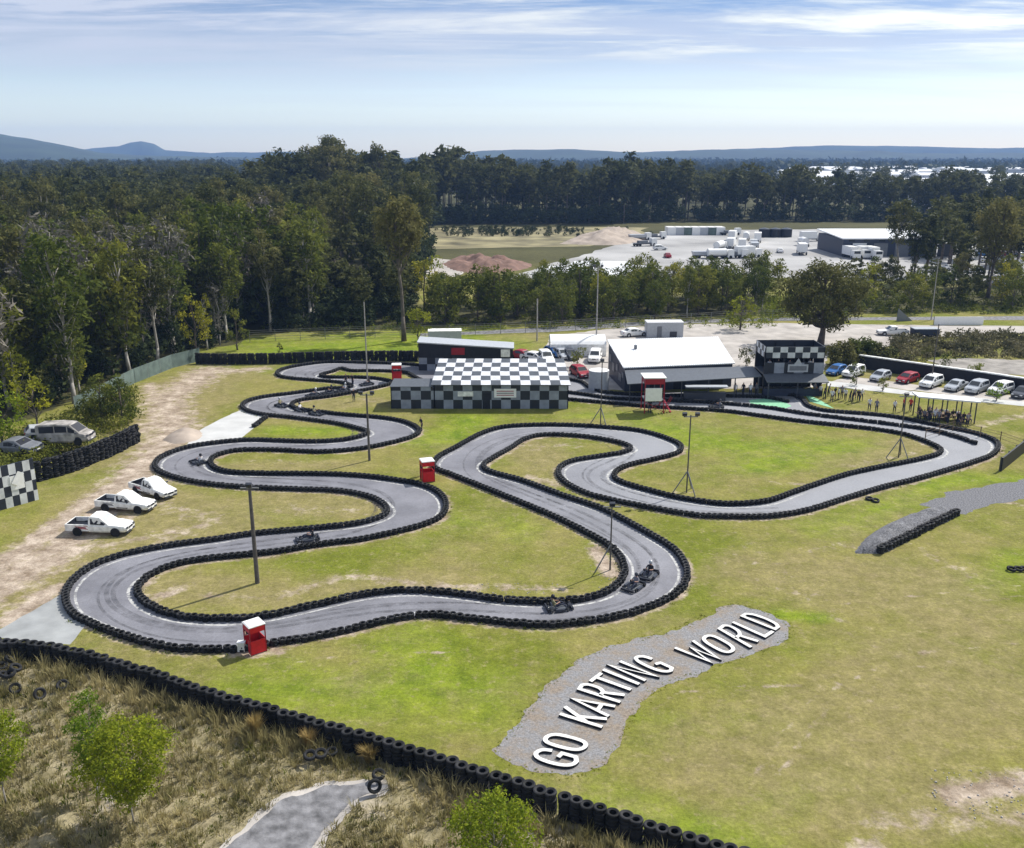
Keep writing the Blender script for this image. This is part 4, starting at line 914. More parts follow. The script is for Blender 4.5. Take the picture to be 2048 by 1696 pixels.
# checkered shed
def checker_shed():
    fl = W(868,819); fr = W(1136,816); ll = W(782,818)
    fl = Vector((fl.x, (fl.y+fr.y)/2, 0)); fr.y = fl.y; base = fl.copy(); ll.y = fl.y
    e = empty('checkered_shed', base, 0, 'long shed with black and white checkered walls and roof beside the circuit', 'shed')
    Lw = fr.x-fl.x; dep = 9.2; hf = 3.05; hb = 4.15; ex = ll.x-fl.x
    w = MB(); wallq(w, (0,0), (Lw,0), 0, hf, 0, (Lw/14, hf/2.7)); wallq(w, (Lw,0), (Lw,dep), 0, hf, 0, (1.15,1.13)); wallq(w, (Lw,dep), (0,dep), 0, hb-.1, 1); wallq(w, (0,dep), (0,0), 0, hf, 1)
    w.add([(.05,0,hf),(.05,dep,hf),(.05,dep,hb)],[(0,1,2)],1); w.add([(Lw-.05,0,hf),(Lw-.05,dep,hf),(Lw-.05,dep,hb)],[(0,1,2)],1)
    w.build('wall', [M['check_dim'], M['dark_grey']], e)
    r = MB(); q = [(-.3,-.45,hf+.08),(Lw+.25,-.45,hf+.08),(Lw-.1,dep+.2,hb+.1),(0,dep+.2,hb+.1)]
    NX, NY = 14, 6
    n_ = [Vector(p) for p in q]
    r.slab(q, .09, 0, uvq(NX, NY)); r.build('roof', [M['check_roof']], e)
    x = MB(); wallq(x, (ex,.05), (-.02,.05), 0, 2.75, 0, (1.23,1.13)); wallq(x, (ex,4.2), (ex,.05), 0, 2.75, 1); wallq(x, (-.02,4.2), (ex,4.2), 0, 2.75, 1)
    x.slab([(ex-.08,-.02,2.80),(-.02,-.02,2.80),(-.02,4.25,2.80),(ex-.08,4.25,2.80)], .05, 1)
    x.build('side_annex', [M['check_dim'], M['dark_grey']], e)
    f = MB()
    f.box((Lw*.235,-.08,1.9),(1.9,.08,.62)); f.build('sign_board', M['strawgrass'] if 0 else M['dirty_white'], e)['label'] = 'small pale sign board with a yellow tint'
    g = MB(); g.box((Lw*.53,-.08,2.0),(2.7,.08,1.1)); s = g.build('sign_board', M['white'], e); s['label'] = 'large white sign board with red and dark stripes'
    for k, (zz_, c) in enumerate(((2.25,'dark_red'),(2.0,'charcoal'),(1.75,'dark_red'))): MB().box((Lw*.53,-.125,zz_),(2.1,.012,.10)).build('stripe', M[c], s)
    d = MB(); d.box((Lw*.39,-.05,1.0),(.95,.07,2.0)); d.build('door', M['black_paint'], e)
checker_shed()
def back_building():
    a = W(838,741); b = W(1026,743); base = a.copy(); e = empty('dark_pit_building', base, 0, 'low dark building with white top edge and checkered lower wall behind the checkered shed', 'building')
    L = b.x-a.x; y2 = b.y-a.y; d = 4.; h0 = 4.1; h1 = 3.35
    w = MB(); n = 12
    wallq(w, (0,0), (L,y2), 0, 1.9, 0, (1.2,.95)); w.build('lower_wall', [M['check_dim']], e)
    f = MB(); f.add([(0,-.06,1.9),(L,y2-.06,1.9),(L,y2-.06,h1),(0,-.06,h0),(0,d,1.9),(L,y2+d,1.9),(L,y2+d,h1),(0,d,h0)],[(0,1,2,3),(5,4,7,6),(4,0,3,7),(1,5,6,2)],0)
    f.add([(0,d,0),(L,y2+d,0),(L,y2+d,1.9),(0,d,1.9),(0,0.01,0),(0,.01,1.9),(L,y2+.01,0),(L,y2+.01,1.9)],[(1,0,3,2),(0,4,5,3),(6,1,2,7)],0)
    f.build('upper_wall', M['black_paint'], e)
    r = MB(); r.slab([(-.15,-.25,h0+.12),(L+.15,y2-.25,h1+.12),(L+.15,y2+d+.1,h1+.12),(-.15,d+.1,h0+.12)], .16); r.build('roof', M['light_grey'], e)
    MB().box((L*.42,y2*.42-.12,2.9),(1.9,.06,1.0)).build('sign_board', M['dark_red'], e)['label'] = 'faded red and white sign board'
    MB().box((L*.92,y2*.92-.12,2.7),(1.3,.06,1.1)).build('sign_board', M['dirty_white'], e)['label'] = 'white sign board at the right end'
back_building()
def simple_box_building(name, label, cat, p, size, rz, wallm, roofm, roof_h=.15, over=.1, doors=()):
    e = empty(name, p, rz, label, cat); w, d, h = size
    MB().box((0,0,h/2),(w,d,h)).build('wall', M[wallm], e)
    MB().box((0,0,h+roof_h/2),(w+over*2,d+over*2,roof_h)).build('roof', M[roofm], e)
    for x, dw, dh, m in doors: MB().box((x,-d/2-.03,dh/2),(dw,.07,dh)).build('door', M[m], e)
    return e
simple_box_building('site_container', 'pale green container on the verge behind the dark building', 'container', W(890,688), (5.4,2.4,2.3), R(4), 'light_grey', 'dirty_white', .08, .03)
def marquee():
    a = W(1154,706); e = empty('marquee', a, 0, 'long white marquee beside the pit shed roof', 'marquee')
    n = 12; v = []; w = 8.6; 
    m_ = MB(); prof = []
    for i in range(n+1):
        t = i/n; z = 1.9+1.05*math.sin(PI*t)**.8; prof.append((z, -2.6+5.2*t))
    P0 = [(-w/2, y, z) for z, y in prof]; P1 = [(w/2, y, z) for z, y in prof]
    for i in range(n): m_.quad(P0[i], P1[i], P1[i+1], P0[i+1])
    m_.build('canopy', M['white'], e)
    s = MB(); s.box((0,-2.6,.98),(w,.06,1.85)).box((0,2.6,.98),(w,.06,1.85)).box((-w/2,0,1.2),(.06,5.1,2.3)).box((w/2,0,1.2),(.06,5.1,2.3)); s.build('side_wall', M['dirty_white'], e)
marquee()
def pit_shed():
    bl = W(1247,735,3.3); br = W(1470,726,3.3); tr = W(1436,673,5.0); tl = W(1214,679,5.0)
    base = Vector((bl.x, bl.y, 0)); q = [p-base for p in (bl, br, tr, tl)]
    e = empty('pit_shed', base, 0, 'large pit shed with white sloping roof, dark walls and a grey front awning', 'shed')
    MB().slab(q, .14).build('roof', M['white_roof'], e)
    g = MB(); o = q[0]; ins = .25
    L = Vector((q[0].x+ins, q[0].y+ins, 0)); Rr = Vector((q[1].x-ins, q[1].y+ins, 0)); TR = Vector((q[2].x-ins, q[2].y-ins, 0)); TL = Vector((q[3].x+ins, q[3].y-ins, 0))
    def wl(a, b, za, zb, nm, m): MB().add([a, b, b+Vector((0,0,zb)), a+Vector((0,0,za))], [(0,1,2,3)]).add([a+Vector((0,0,0)), b, b+Vector((0,0,zb)), a+Vector((0,0,za))], []).build(nm, M[m], e)
    w = MB()
    for a, b, za, zb in ((L,Rr,3.14,3.14),(Rr,TR,3.14,4.82),(TR,TL,4.82,4.82),(TL,L,4.82,3.14)):
        n = Vector(((b-a).y, -(b-a).x, 0)).normalized()*.1
        A_ = [a, b, b+Vector((0,0,zb)), a+Vector((0,0,za))]; B_ = [p-n for p in A_]
        w.add(A_+B_, [(0,1,2,3),(7,6,5,4),(0,4,5,1),(3,2,6,7),(4,0,3,7),(1,5,6,2)])
    w.build('wall', M['navy'], e)
    # grey patterned panels on the left gable
    gp = MB(); d = (L-TL); 
    for t, z, s in ((.15,2.8,1.2),(.35,1.9,1.4),(.55,2.3,1.1),(.75,1.4,1.3),(.9,2.0,.9)):
        c = TL+d*t; ang = math.atan2(d.y, d.x); gp.box((c.x-.06, c.y, z),(s,.05,s*.8), rz=ang)
    gp.build('mural_panel', M['mid_grey'], e)
    # vent on the roof
    vq = q[0].lerp(q[1], .2).lerp(q[3].lerp(q[2], .2), .62); MB().tube(vq, vq+Vector((0,0,.55)), .22).build('roof_vent', M['mid_grey'], e)
    # front awning
    fy = W(1255,768,2.6)-base; f2 = W(1524,752,2.75)-base
    aw = [Vector((q[0].x+.15, q[0].y-.05, 2.98)), Vector((f2.x, q[1].y-.6, 3.0)), Vector((f2.x, f2.y, 2.7)), Vector((fy.x, fy.y, 2.6))]
    MB().slab([aw[3], aw[2], aw[1], aw[0]], .1).build('awning', M['dark_grey'], e)
    for t in (0.02,.2,.4,.6,.8,.98):
        p = aw[3].lerp(aw[2], t); MB().box((p.x, p.y+.15, 1.25),(.12,.12,2.6)).build('post', M['charcoal'], e)
    b1 = MB(); p0 = aw[3].lerp(aw[2], .42); p1 = aw[3].lerp(aw[2], .72); b1.box(((p0.x+p1.x)/2, p0.y-.5, 2.05),(p1.x-p0.x,1.0,.12)); b1.build('counter_awning', M['light_grey'], e)
    c = MB(); c.box(((p0.x+p1.x)/2, p0.y+.4, .55),(p1.x-p0.x,.6,1.1)); c.build('counter', M['charcoal'], e)
    rr = random.Random(3)
    for t in (.1,.28,.5,.85):
        p = L.lerp(Rr, t); MB().box((p.x, p.y-.08, 1.1),(1.8,.1,2.2)).build('door', M['black_paint'], e)
    cl = MB()
pit_shed()
for i, (x, y, s) in enumerate([(1470,792,'shirt_white'),(1486,791,'shirt_black'),(1500,793,'shirt_white'),(1512,791,'shirt_grey')]):
    stand(x, y, random.uniform(-3,0), s, 'person standing in the shade under the right end of the pit shed awning', 'people under the pit shed awning')
def grandstand():
    fl = W(1524,790); fr = W(1642,790); base = fl.copy(); e = empty('checkered_grandstand', base, 0, 'two storey open viewing stand with black and white checkered top band', 'grandstand')
    L = fr.x-fl.x; d = 4.6; H = 6.35
    for x in (.08, L*.33, L*.66, L-.08):
        for y in (.1, d-.1): MB().box((x,y,H/2-.1),(.16,.16,H-.2)).build('post', M['black_paint'], e)
    t = MB(); cell = (L/8, .72)
    wallq(t, (0,-.05), (L,-.05), H-1.45, H, 0, cell, .1); wallq(t, (L,-.05), (L,d), H-1.45, H, 0, cell, .1); wallq(t, (L,d+.05), (0,d+.05), H-1.45, H, 0, cell, .1); wallq(t, (0,d), (0,-.05), H-1.45, H, 0, cell, .1)
    t.build('checkered_band', M['check'], e)
    MB().box((L/2,d/2,H-1.25),(L-.2,d-.2,.1)).build('roof', M['dark_grey'], e)
    MB().box((L/2,d/2,2.75),(L,d,.16)).build('upper_deck', M['dark_grey'], e)
    b = MB(); wallq(b, (0,-.08), (L,-.08), 2.9, 4.3, 0, (L/6,1.4), .08); b.build('balustrade', M['check_dim'], e)
    s = MB(); s.box((L*.56,-.2,3.6),(2.6,.08,1.0)).add([(L*.56-.5,-.2,4.1),(L*.56+.5,-.2,4.1),(L*.56,-.2,4.9),(L*.56-.5,-.14,4.1),(L*.56+.5,-.14,4.1),(L*.56,-.14,4.9)],[(0,1,2),(5,4,3),(0,2,5,3),(2,1,4,5)])
    s.build('sign_board', M['light_grey'], e)['label'] = 'pale sign board with an upward point'
    s2 = MB(); s2.box((L*.56,-.25,3.6),(2.2,.012,.6)); s2.build('sign_face', M['mid_grey'], e)
    MB().slab([(-.1,-2.3,2.25),(L+.1,-2.3,2.25),(L+.1,-.1,2.85),(-.1,-.1,2.85)], .1).build('awning', M['dark_grey'], e)
    MB().box((L+.12,d*.55,3.0),(.14,d*.8,5.4)).build('side_wall', M['navy'], e)
    for x in (.15, L/2, L-.15): MB().box((x,-2.2,1.1),(.1,.1,2.2)).build('awning_post', M['charcoal'], e)
    w = MB(); wallq(w, (0,d), (L,d), 0, 4.9, 0); w.build('added_dark_wall', M['black_paint'], e)  # black wall added so the open upper floor looks dark inside
    w = MB(); w.box((L/2,-.5,.5),(L,.08,1.0)); w.build('lower_rail', M['navy'], e)
    return base, L
gb, gL = grandstand()
for i in range(5):
    person('stand', gb+Vector((gL*(.12+.17*i), .9+.5*(i % 2), 2.83)), -PI/2+random.uniform(-.5,.5), sh[i % 6], 'spectator standing on the upper deck of the checkered grandstand', 'spectators on the upper deck of the grandstand')
simple_box_building('portable_hut', 'grey white portable hut behind the pit shed roof', 'hut', W(1327,672), (6.2,2.6,2.5), R(2), 'light_grey', 'white_roof', .1, .05, [(-1,.8,1.9,'mid_grey'),(1.4,1.2,1.0,'charcoal')])
def tank():
    e = empty('water_tank', W(1197,778), 0, 'pale round water tank at the left end of the pit shed', 'water tank')
    MB().tube((0,0,0),(0,0,2.6),1.35,1.35,24).build('tank_body', M['light_grey'], e, smooth=False); MB().tube((0,0,2.6),(0,0,2.85),1.35,.3,24).build('lid', M['white'], e)
tank()
def shelter():
    a = W(1834,836); b = W(1948,848); base = a.copy(); e = empty('picnic_shelter', base, 0, 'long open picnic shelter with thin white roof at the right of the track', 'shelter'); L = (b-a).x; dy = (b-a).y; d = 1.2; H = 2.7
    for i in range(5):
        t = i/4
        for y in (0, d): MB().box((L*t, dy*t+y, H/2),(.11,.11,H)).build('post', M['charcoal'], e)
    MB().slab([(-.3,-.3,H+.02),(L+.3,dy-.3,H+.02),(L+.3,dy+d+.3,H+.12),(-.3,d+.3,H+.12)], .16).build('roof', M['white'], e)
    g = MB()
    for i in range(3): g.box((L*(.2+.3*i), dy*(.2+.3*i)+d/2, .74),(2.0,.8,.06)).box((L*(.2+.3*i), dy*(.2+.3*i)+d/2, .37),(.1,.5,.7)).box((L*(.2+.3*i), dy*(.2+.3*i)+d/2-.7, .44),(2.0,.3,.05)).box((L*(.2+.3*i), dy*(.2+.3*i)+d/2-.7, .22),(.1,.2,.42)).box((L*(.2+.3*i), dy*(.2+.3*i)+d/2+.7, .44),(2.0,.3,.05)).box((L*(.2+.3*i), dy*(.2+.3*i)+d/2+.7, .22),(.1,.2,.42))
    g.build('table_and_bench', M['wood'], e)
    k = 0
    for i in range(3):
        for s in (-1,1):
            for q in range(3):
                if random.random() < .8:
                    k += 1; x = L*(.2+.3*i)-.6+.6*q; person('sit', base+Vector((x, dy*(.2+.3*i)+d/2+s*.7, .0)), -s*PI/2*-1 if s < 0 else -PI/2, sh[(k*5) % 6], 'person seated on a bench under the long picnic shelter', 'people seated under the picnic shelter')
    for i in range(6): stand(1838+i*19, 843+i*2.2, random.uniform(-3,0), sh[(i*2+1) % 6], 'person standing at the near edge of the long picnic shelter', 'people standing along the picnic shelter')
shelter()
# ------------------------------------------------------------------ vehicles
def loft(mb, secs, mi=0):
    n = len(secs[0]); b = len(mb.v); vs = [p for s in secs for p in s]; fs = []
    for i in range(len(secs)-1):
        for j in range(n):
            k = (j+1) % n; fs.append((i*n+j, i*n+k, (i+1)*n+k, (i+1)*n+j))
    fs.append(tuple(range(n-1,-1,-1))); fs.append(tuple((len(secs)-1)*n+j for j in range(n)))
    return mb.add(vs, fs, mi)
def bsec(x, w, z0, zb): return [(x,-w*.88,z0),(x,-w,z0+.16),(x,-w,zb-.13),(x,-w*.92,zb),(x,w*.92,zb),(x,w,zb-.13),(x,w,z0+.16),(x,w*.88,z0)]
def csec(x, wb, wt, zb, zt): return [(x,-wb,zb),(x,-wt-.03,zt-.06),(x,-wt+.06,zt),(x,wt-.06,zt),(x,wt+.03,zt-.06),(x,wb,zb)]
VK = {
 'hatch': dict(L=4.1, body=[(-2.02,.78,.36,.78),(-1.9,.85,.24,.93),(-1.1,.88,.2,.95),(.2,.88,.2,.94),(1.1,.87,.2,.9),(1.75,.83,.22,.74),(2.02,.68,.3,.58)], cab=[(-1.98,.84,.80,.90,.94),(-1.62,.84,.64,.90,1.40),(-.4,.85,.66,.90,1.49),(.3,.85,.65,.90,1.44),(1.12,.84,.78,.88,.92)], wx=(-1.28,1.27)),
 'sedan': dict(L=4.7, body=[(-2.33,.76,.36,.80),(-2.2,.84,.24,.96),(-1.3,.88,.2,.97),(.1,.89,.2,.94),(1.2,.88,.2,.90),(2.0,.84,.22,.76),(2.33,.68,.3,.58)], cab=[(-1.75,.80,.72,.92,.97),(-1.05,.84,.63,.90,1.38),(-.3,.85,.65,.90,1.45),(.35,.85,.64,.90,1.41),(1.2,.84,.76,.88,.92)], wx=(-1.42,1.42)),
 'suv': dict(L=4.6, body=[(-2.28,.82,.42,.95),(-2.2,.88,.32,1.08),(-1.2,.92,.28,1.10),(.3,.92,.28,1.08),(1.3,.91,.28,1.04),(2.0,.88,.3,.92),(2.28,.76,.38,.74)], cab=[(-2.2,.88,.82,1.05,1.10),(-2.0,.88,.70,1.05,1.64),(-.4,.88,.71,1.05,1.74),(.35,.88,.69,1.05,1.68),(1.25,.87,.80,1.02,1.06)], wx=(-1.38,1.38)),
 'van': dict(L=4.8, body=[(-2.38,.86,.36,1.15),(-2.3,.9,.28,1.2),(-1.2,.92,.26,1.2),(.5,.92,.26,1.18),(1.5,.9,.26,1.1),(2.15,.86,.3,.92),(2.38,.74,.38,.7)], cab=[(-2.34,.88,.78,1.12,1.85),(-2.2,.89,.76,1.12,1.97),(-.4,.89,.77,1.12,2.0),(.85,.88,.72,1.12,1.88),(1.75,.86,.78,1.02,1.08)], wx=(-1.5,1.5)),
 'ute': dict(L=5.1, body=[(-.62,.90,.32,.98),(.1,.90,.3,.97),(.9,.90,.3,.95),(1.6,.88,.3,.90),(2.35,.84,.34,.80),(2.55,.74,.42,.66)], cab=[(-.60,.84,.68,.92,1.5),(-.5,.86,.68,.92,1.60),(-.1,.86,.69,.92,1.63),(.35,.86,.68,.92,1.58),(1.12,.85,.78,.90,.95)], wx=(-1.55,1.62)),
}
def side_window(k, x0, x1, s, zt_off=.10):
    """trapezoid on the slanting cabin side between stations x0..x1"""
    cab = k['cab']
    def at(x):
        for a, b in zip(cab[:-1], cab[1:]):
            if a[0] <= x <= b[0]:
                t = (x-a[0])/(b[0]-a[0]); return [p+(q-p)*t for p, q in zip(a, b)]
        return cab[-1]
    out = []
    for x, f in ((x0,.14),(x1,.14),(x1,.86),(x0,.86)):
        _, wb, wt, zb, zt = at(x); w = wb+(wt+.03-wb)*f; out.append((x, s*(w+.012), zb+(zt-.06-zb)*f))
    return out
def make_vehicle(kind, paint, name, wreck=False, wheels=True):
    k = VK[kind]; e = empty(name)
    b = MB(); loft(b, [bsec(*s) for s in k['body']]); loft(b, [csec(*s) for s in k['cab']])
    if kind == 'ute':
        x0, x1, w, z0, z1 = -2.55, -.64, .88, .42, .98
        b.box(((x0+x1)/2,0,z0+.08),(x1-x0,w*2,.16)); 
        for s in (-1,1): b.box(((x0+x1)/2,s*(w-.04),(z0+z1)/2+.08),(x1-x0,.08,z1-z0-.16))
        b.box((x0+.04,0,(z0+z1)/2+.08),(.08,w*2-.17,z1-z0-.16))
    bo = b.build('body', M[paint], e)
    if kind == 'ute': MB().box((-1.6,.826,.76),(1.74,.03,.40)).box((-1.6,-.826,.76),(1.74,.03,.40)).box((-2.46,0,.76),(.03,1.6,.40)).box((-1.6,0,.60),(1.72,1.6,.02)).box((-.68,0,.82),(.03,1.5,.3)).build('tray_bed', M['black_paint'], e)
    c = k['cab']; gm = 'black_paint' if wreck else 'glass'  # wrecks: black sheets stand for the shaded inside of glassless openings
    def cross(i, j, f0, f1):
        a, d = c[i], c[j]; P = []
        for t, sgn in ((f0,-1),(f0,1),(f1,1),(f1,-1)):
            x = a[0]+(d[0]-a[0])*t; wb = a[2]+(d[2]-a[2])*t; z = a[4]+(d[4]-a[4])*t; P.append((x, sgn*(wb-.10), z+.013))
        return P
    q = cross(-2,-1,.12,.86); MB().add(q, [(0,1,2,3)]).build('windscreen', M['light_grey' if (wreck and kind == 'ute') else gm], e)
    q = cross(0,1,.18,.85); 
    if kind not in ('ute','van'): MB().add(q, [(0,1,2,3)]).build('rear_window', M[gm], e)
    else: MB().add([(c[0][0]-.015,-.6,c[0][3]+.12),(c[0][0]-.015,.6,c[0][3]+.12),(c[0][0]-.015,.56,c[0][4]-.12),(c[0][0]-.015,-.56,c[0][4]-.12)],[(0,3,2,1)]).build('rear_window', M[gm], e)
    xs = {'ute':[(-.42,.75)],'van':[(-2.0,-.6),(-.5,.6),(.7,1.3)]}.get(kind, [(c[1][0]+.1,-.45 if kind != 'sedan' else -.35),(-.33,c[-1][0]-.38)])
    for s in (-1,1):
        for x0, x1 in xs: MB().add(side_window(k, x0, x1, s), [(0,1,2,3)]).build('side_window', M[gm], e)
    if wreck == 'nodoor':
        for s in (-1,1): MB().add([(-.40,s*.912,.42),(.66,s*.912,.42),(.66,s*.87,1.0),(.15,s*.725,1.5),(-.40,s*.735,1.5)],[(0,1,2,3,4)]).build('door_opening_shade', M['black_paint'], e)  # flat black sheet painted as the dark interior behind a missing door
    hl = MB()
    L2 = k['body'][-1][0]; zz_ = k['body'][-2][3]-.12
    for s in (-1,1): MB().box((L2-.1,s*.56,zz_-.02),(.22,.30,.13)).build('headlight', M['light_grey'] if not wreck else M['charcoal'], e)
    for s in (-1,1): MB().box((k['body'][0][0]+(.02 if kind != 'ute' else -1.93),s*.68,.78),(.10,.18,.16)).build('tail_light', M['dark_red'], e)
    MB().box((L2-.02,0,zz_-.05),(.10,.62,.12)).build('grille', M['black_paint'], e)
    MB().box((L2-.06,0,.30),(.16,1.36,.10)).box((L2+.03,0,.42),(.02,.36,.10),mi=1).build('bumper', [M['charcoal'], M['white']], e)
    for s in (-1,1): MB().box((k['cab'][-1][0]-.28,s*.97,.98 if kind in ('hatch','sedan') else 1.12),(.10,.18,.12)).build('side_mirror', M['charcoal'], e)
    for x in k['wx']:
        for s in (-1,1):
            q = MB(); q.ring((0,0,0), [(.20,-.1),(.31,-.1),(.335,-.06),(.335,.06),(.31,.1),(.20,.1)], 16, 0, 'Y')
            if wreck: q.tube((0,-.09,0),(0,.09,0),.2,n=12,mi=0)
            else: q.tube((0,-.085,0),(0,.085,0),.205,n=12,mi=1)
            q.build('wheel', [M['tyre'], M['silver']], e, loc=(x, s*.83, .335))
            MB().tube((0,-.004,0),(0,.004,0),.40,n=18).build('wheel_arch', M['black_paint'], e, loc=(x, s*(.905 if kind == 'ute' else .90 if kind in ('suv','van') else .886), .36))
    return e
VP = {}
def vehicle(kind, paint, pos, heading, name, label, cat, group=None, wreck=False, sc=1., tilt=(0,0)):
    key = (kind, wreck)
    if key not in VP: e = VP[key] = make_vehicle(kind, paint, name, wreck)
    else:
        e = copy_tree(VP[key]); e.name = name
    for ch in e.children:
        if ch.name.split('.')[0] == 'body': ch.material_slots[0].link = 'OBJECT'; ch.material_slots[0].material = M[paint]
    e.location = pos; e.rotation_euler = (tilt[0], tilt[1], heading); e.scale = (sc,)*3
    return tag(e, label, cat, group)
# wrecked white utes on the left
u1 = vehicle('ute','dirty_white', W(203,1064), R(-3), 'wrecked_ute', 'white stripped utility truck nearest the camera, with red lettering on its tray', 'utility truck', 'wrecked white utes', 'yes', 1.0)
u2 = vehicle('ute','dirty_white', W(254,1018), R(-10), 'wrecked_ute', 'white wrecked utility truck without door, the middle one of three', 'utility truck', 'wrecked white utes', 'nodoor', .98)
u3 = vehicle('ute','dirty_white', W(308,988), R(-32), 'wrecked_ute', 'white wrecked utility truck without door, the farthest one of three', 'utility truck', 'wrecked white utes', 'nodoor', .96)
for u, m in ((u1,'dark_red'),(u2,'mid_grey'),(u3,'dark_red')):
    g = MB(); 
    for i, (x, z, w, h) in enumerate(((-1.25,.78,.9,.05),(-1.1,.70,.7,.05),(-1.0,.62,.85,.05),(-.8,.86,.4,.04))): g.box((x,-.886,z),(w,.012,h), ry=.08)
    g.build('side_stripe', M[m], u)
# cars in the row behind the shelter
row = [((1672,748),'blue','hatch','blue hatchback right of the checkered grandstand'),((1706,752),'white','suv','white wagon partly hidden by a small tree'),((1760,760),'silver','hatch','silver hatchback left of the red car in the row before the black fence'),
       ((1814,764),'dark_red','hatch','dark red hatchback in the row before the black fence'),((1861,773),'white','suv','white wagon between the red car and the silver sedan'),((1911,779),'silver','sedan','silver sedan right of the white wagon in the row'),
       ((1952,784),'silver','suv','silver wagon between the silver sedan and the white wagon'),((2000,787),'white','suv','white wagon second from the right end of the row'),((2044,793),'charcoal','sedan','dark sedan at the right end of the row')]
for px, paint, kind, lab in row: vehicle(kind, paint, W(*px), R(-140)+random.uniform(-.06,.06), 'parked_car', lab, 'car', 'cars parked in the row on the right', sc=.92)
# cars behind the checkered shed
for px, paint, kind, hd, lab in [((1046,718),'dark_red','sedan',-40,'dark red car behind the left part of the checkered roof'),((1070,722),'white','sedan',-35,'white sedan behind the checkered roof, left of the dark windowed one'),((1092,724),'white','suv',-80,'white wagon facing the track behind the checkered roof'),((1108,712),'blue','hatch',-60,'dark blue car left of the small round tree'),
                                ((1139,717),'charcoal','hatch',-70,'dark car behind the small round tree'),((1190,722),'white','suv',-100,'white wagon left of the pit shed wall'),((1160,752),'dark_red','hatch',-70,'dark red car between the checkered shed and the water tank'),((1124,716),'silver','hatch',-70,'silver car left of the small round tree')]:
    vehicle(kind, paint, W(*px), R(hd), 'parked_car', lab, 'car', 'cars parked behind the checkered shed')
vehicle('ute','white', W(1784,670), R(178), 'parked_ute', 'white utility truck parked on the dirt yard right of the big round tree', 'utility truck')
vehicle('sedan','white', W(1268,672), R(20), 'parked_car', 'white car left of the grey white portable hut', 'car', 'cars parked behind the checkered shed')
def trailer():
    e = empty('trailer', W(1848,674), 0, 'low dark trailer standing right of the white utility truck', 'trailer')
    MB().box((0,0,.95),(4.2,2.,1.0)).build('box_body', M['navy'], e); MB().box((0,0,1.52),(4.3,2.1,.12)).build('lid', M['light_grey'], e)
    for s in (-1,1): MB().ring((0,s*1.05,.33), [(.0,-.08),(.33,-.08),(.33,.08),(.0,.08)], 12, 0, 'Y').build('wheel', M['tyre'], e)
    MB().tube((-2.1,0,.45),(-3.3,0,.45),.05).build('drawbar', M['steel'], e)
trailer()
# wrecks in the left thicket
vehicle('van','rust', W(138,902), R(-4), 'wrecked_van', 'burnt out grey brown van wreck behind the leaning tyre wall', 'van', None, 'yes', 1.15, (0,-.06))
VP[('van','yes')].location.z = .9
for ch in VP[('van','yes')].children:
    if ch.name.startswith('body'): ch.material_slots[0].material = mat('burnt_paint', (.33,.31,.29), .8, var=.6, scale=1.5)
vehicle('sedan','mid_grey', W(42,905,.6), R(-20), 'wrecked_car', 'dull grey wrecked car half hidden in the thicket at the left edge', 'car', None, 'yes', 1.1, (.1,-.1))
vehicle('hatch','light_grey', W(95,880,.6), R(30), 'wrecked_car', 'pale wrecked car behind the burnt van in the thicket', 'car', None, 'yes', 1.1, (0,.15))
# ------------------------------------------------------------------ fences and boards
def board(name, a, b, h, label, cat, m='check', cell=None, th=.15, z0=0., posts=True):
    p = W(*a); q = W(*b); e = empty(name, p, 0, label, cat); d = (q-p)
    mb = MB(); L = d.length; n = Vector((d.y,-d.x,0)).normalized()
    uv = uvq(L/cell[0], h/cell[1]) if cell else None
    o = Vector((0,0,z0)); u = Vector((0,0,z0+h))
    mb.quad(o, d+o, d+u, u, 0, uv); mb.quad(d+o-n*th, o-n*th, u-n*th, d+u-n*th, 0, uv)
    mb.add([o, d+o, d+u, u, o-n*th, d+o-n*th, d+u-n*th, u-n*th], [(3,2,6,7),(0,4,5,1),(4,0,3,7),(1,5,6,2)], 0)
    mb.build('panel', M[m], e)
    if posts:
        k = max(1, int(L/2.6))
        for i in range(k+1):
            c = d*(i/k)-n*(th+.06); MB().box((c.x, c.y, (h+z0)/2),(.09,.09,h+z0+.1)).build('post', M['charcoal'], e)
    return e
bd = board('checkered_board', (-30,1030), (78,999), 3.9, 'tall black and white checkered board wall at the left edge', 'board wall', 'check', (.62,.98))
d_ = W(78,999)-W(-30,1030); cm = MB(); c0 = d_*.66; ang = math.atan2(d_.y, d_.x)
cm.box((c0.x, c0.y-.05, 2.15),(1.2,.03,1.3), rz=ang).box((c0.x+.1, c0.y-.06, 2.5),(.6,.03,1.2), rz=ang, ry=.6)
cm.build('white_emblem', M['white'], bd)
def fence(name, pts, h, label, m='shade_green', th=.04, cap=None, spacing=3.):
    P = [W(*p) for p in pts]; base = P[0].copy(); e = empty(name, base, 0, label, 'fence'); mb = MB(); cp = MB()
    for a, b in zip(P[:-1], P[1:]):
        a = a-base; b = b-base; d = b-a; L = d.length; c = (a+b)/2; rz = math.atan2(d.y, d.x)
        mb.box((c.x,c.y,h/2),(L,th,h),rz=rz)
        if cap: cp.box((c.x,c.y,h+.05),(L,.5,.16),rz=rz)
        k = max(1, int(L/spacing))
        for i in range(k+1):
            q = a+d*(i/k); MB().box((q.x,q.y+th/2+.05,h/2+.05),(.08,.08,h+.1)).build('post', M['steel'], e)
    mb.build('cloth', M[m], e)
    if cap: cp.build('cap_rail', M[cap], e)
    return e
fence('shade_cloth_fence', [(150,826),(205,800),(270,766),(345,736),(400,722)], 2.0, 'green shade cloth fence along the left forest edge')
fence('black_fence', [(1716,736),(1850,756),(1960,772),(2100,794)], 1.9, 'black fence with a white cap rail behind the parked cars', 'black_paint', .06, 'dirty_white')
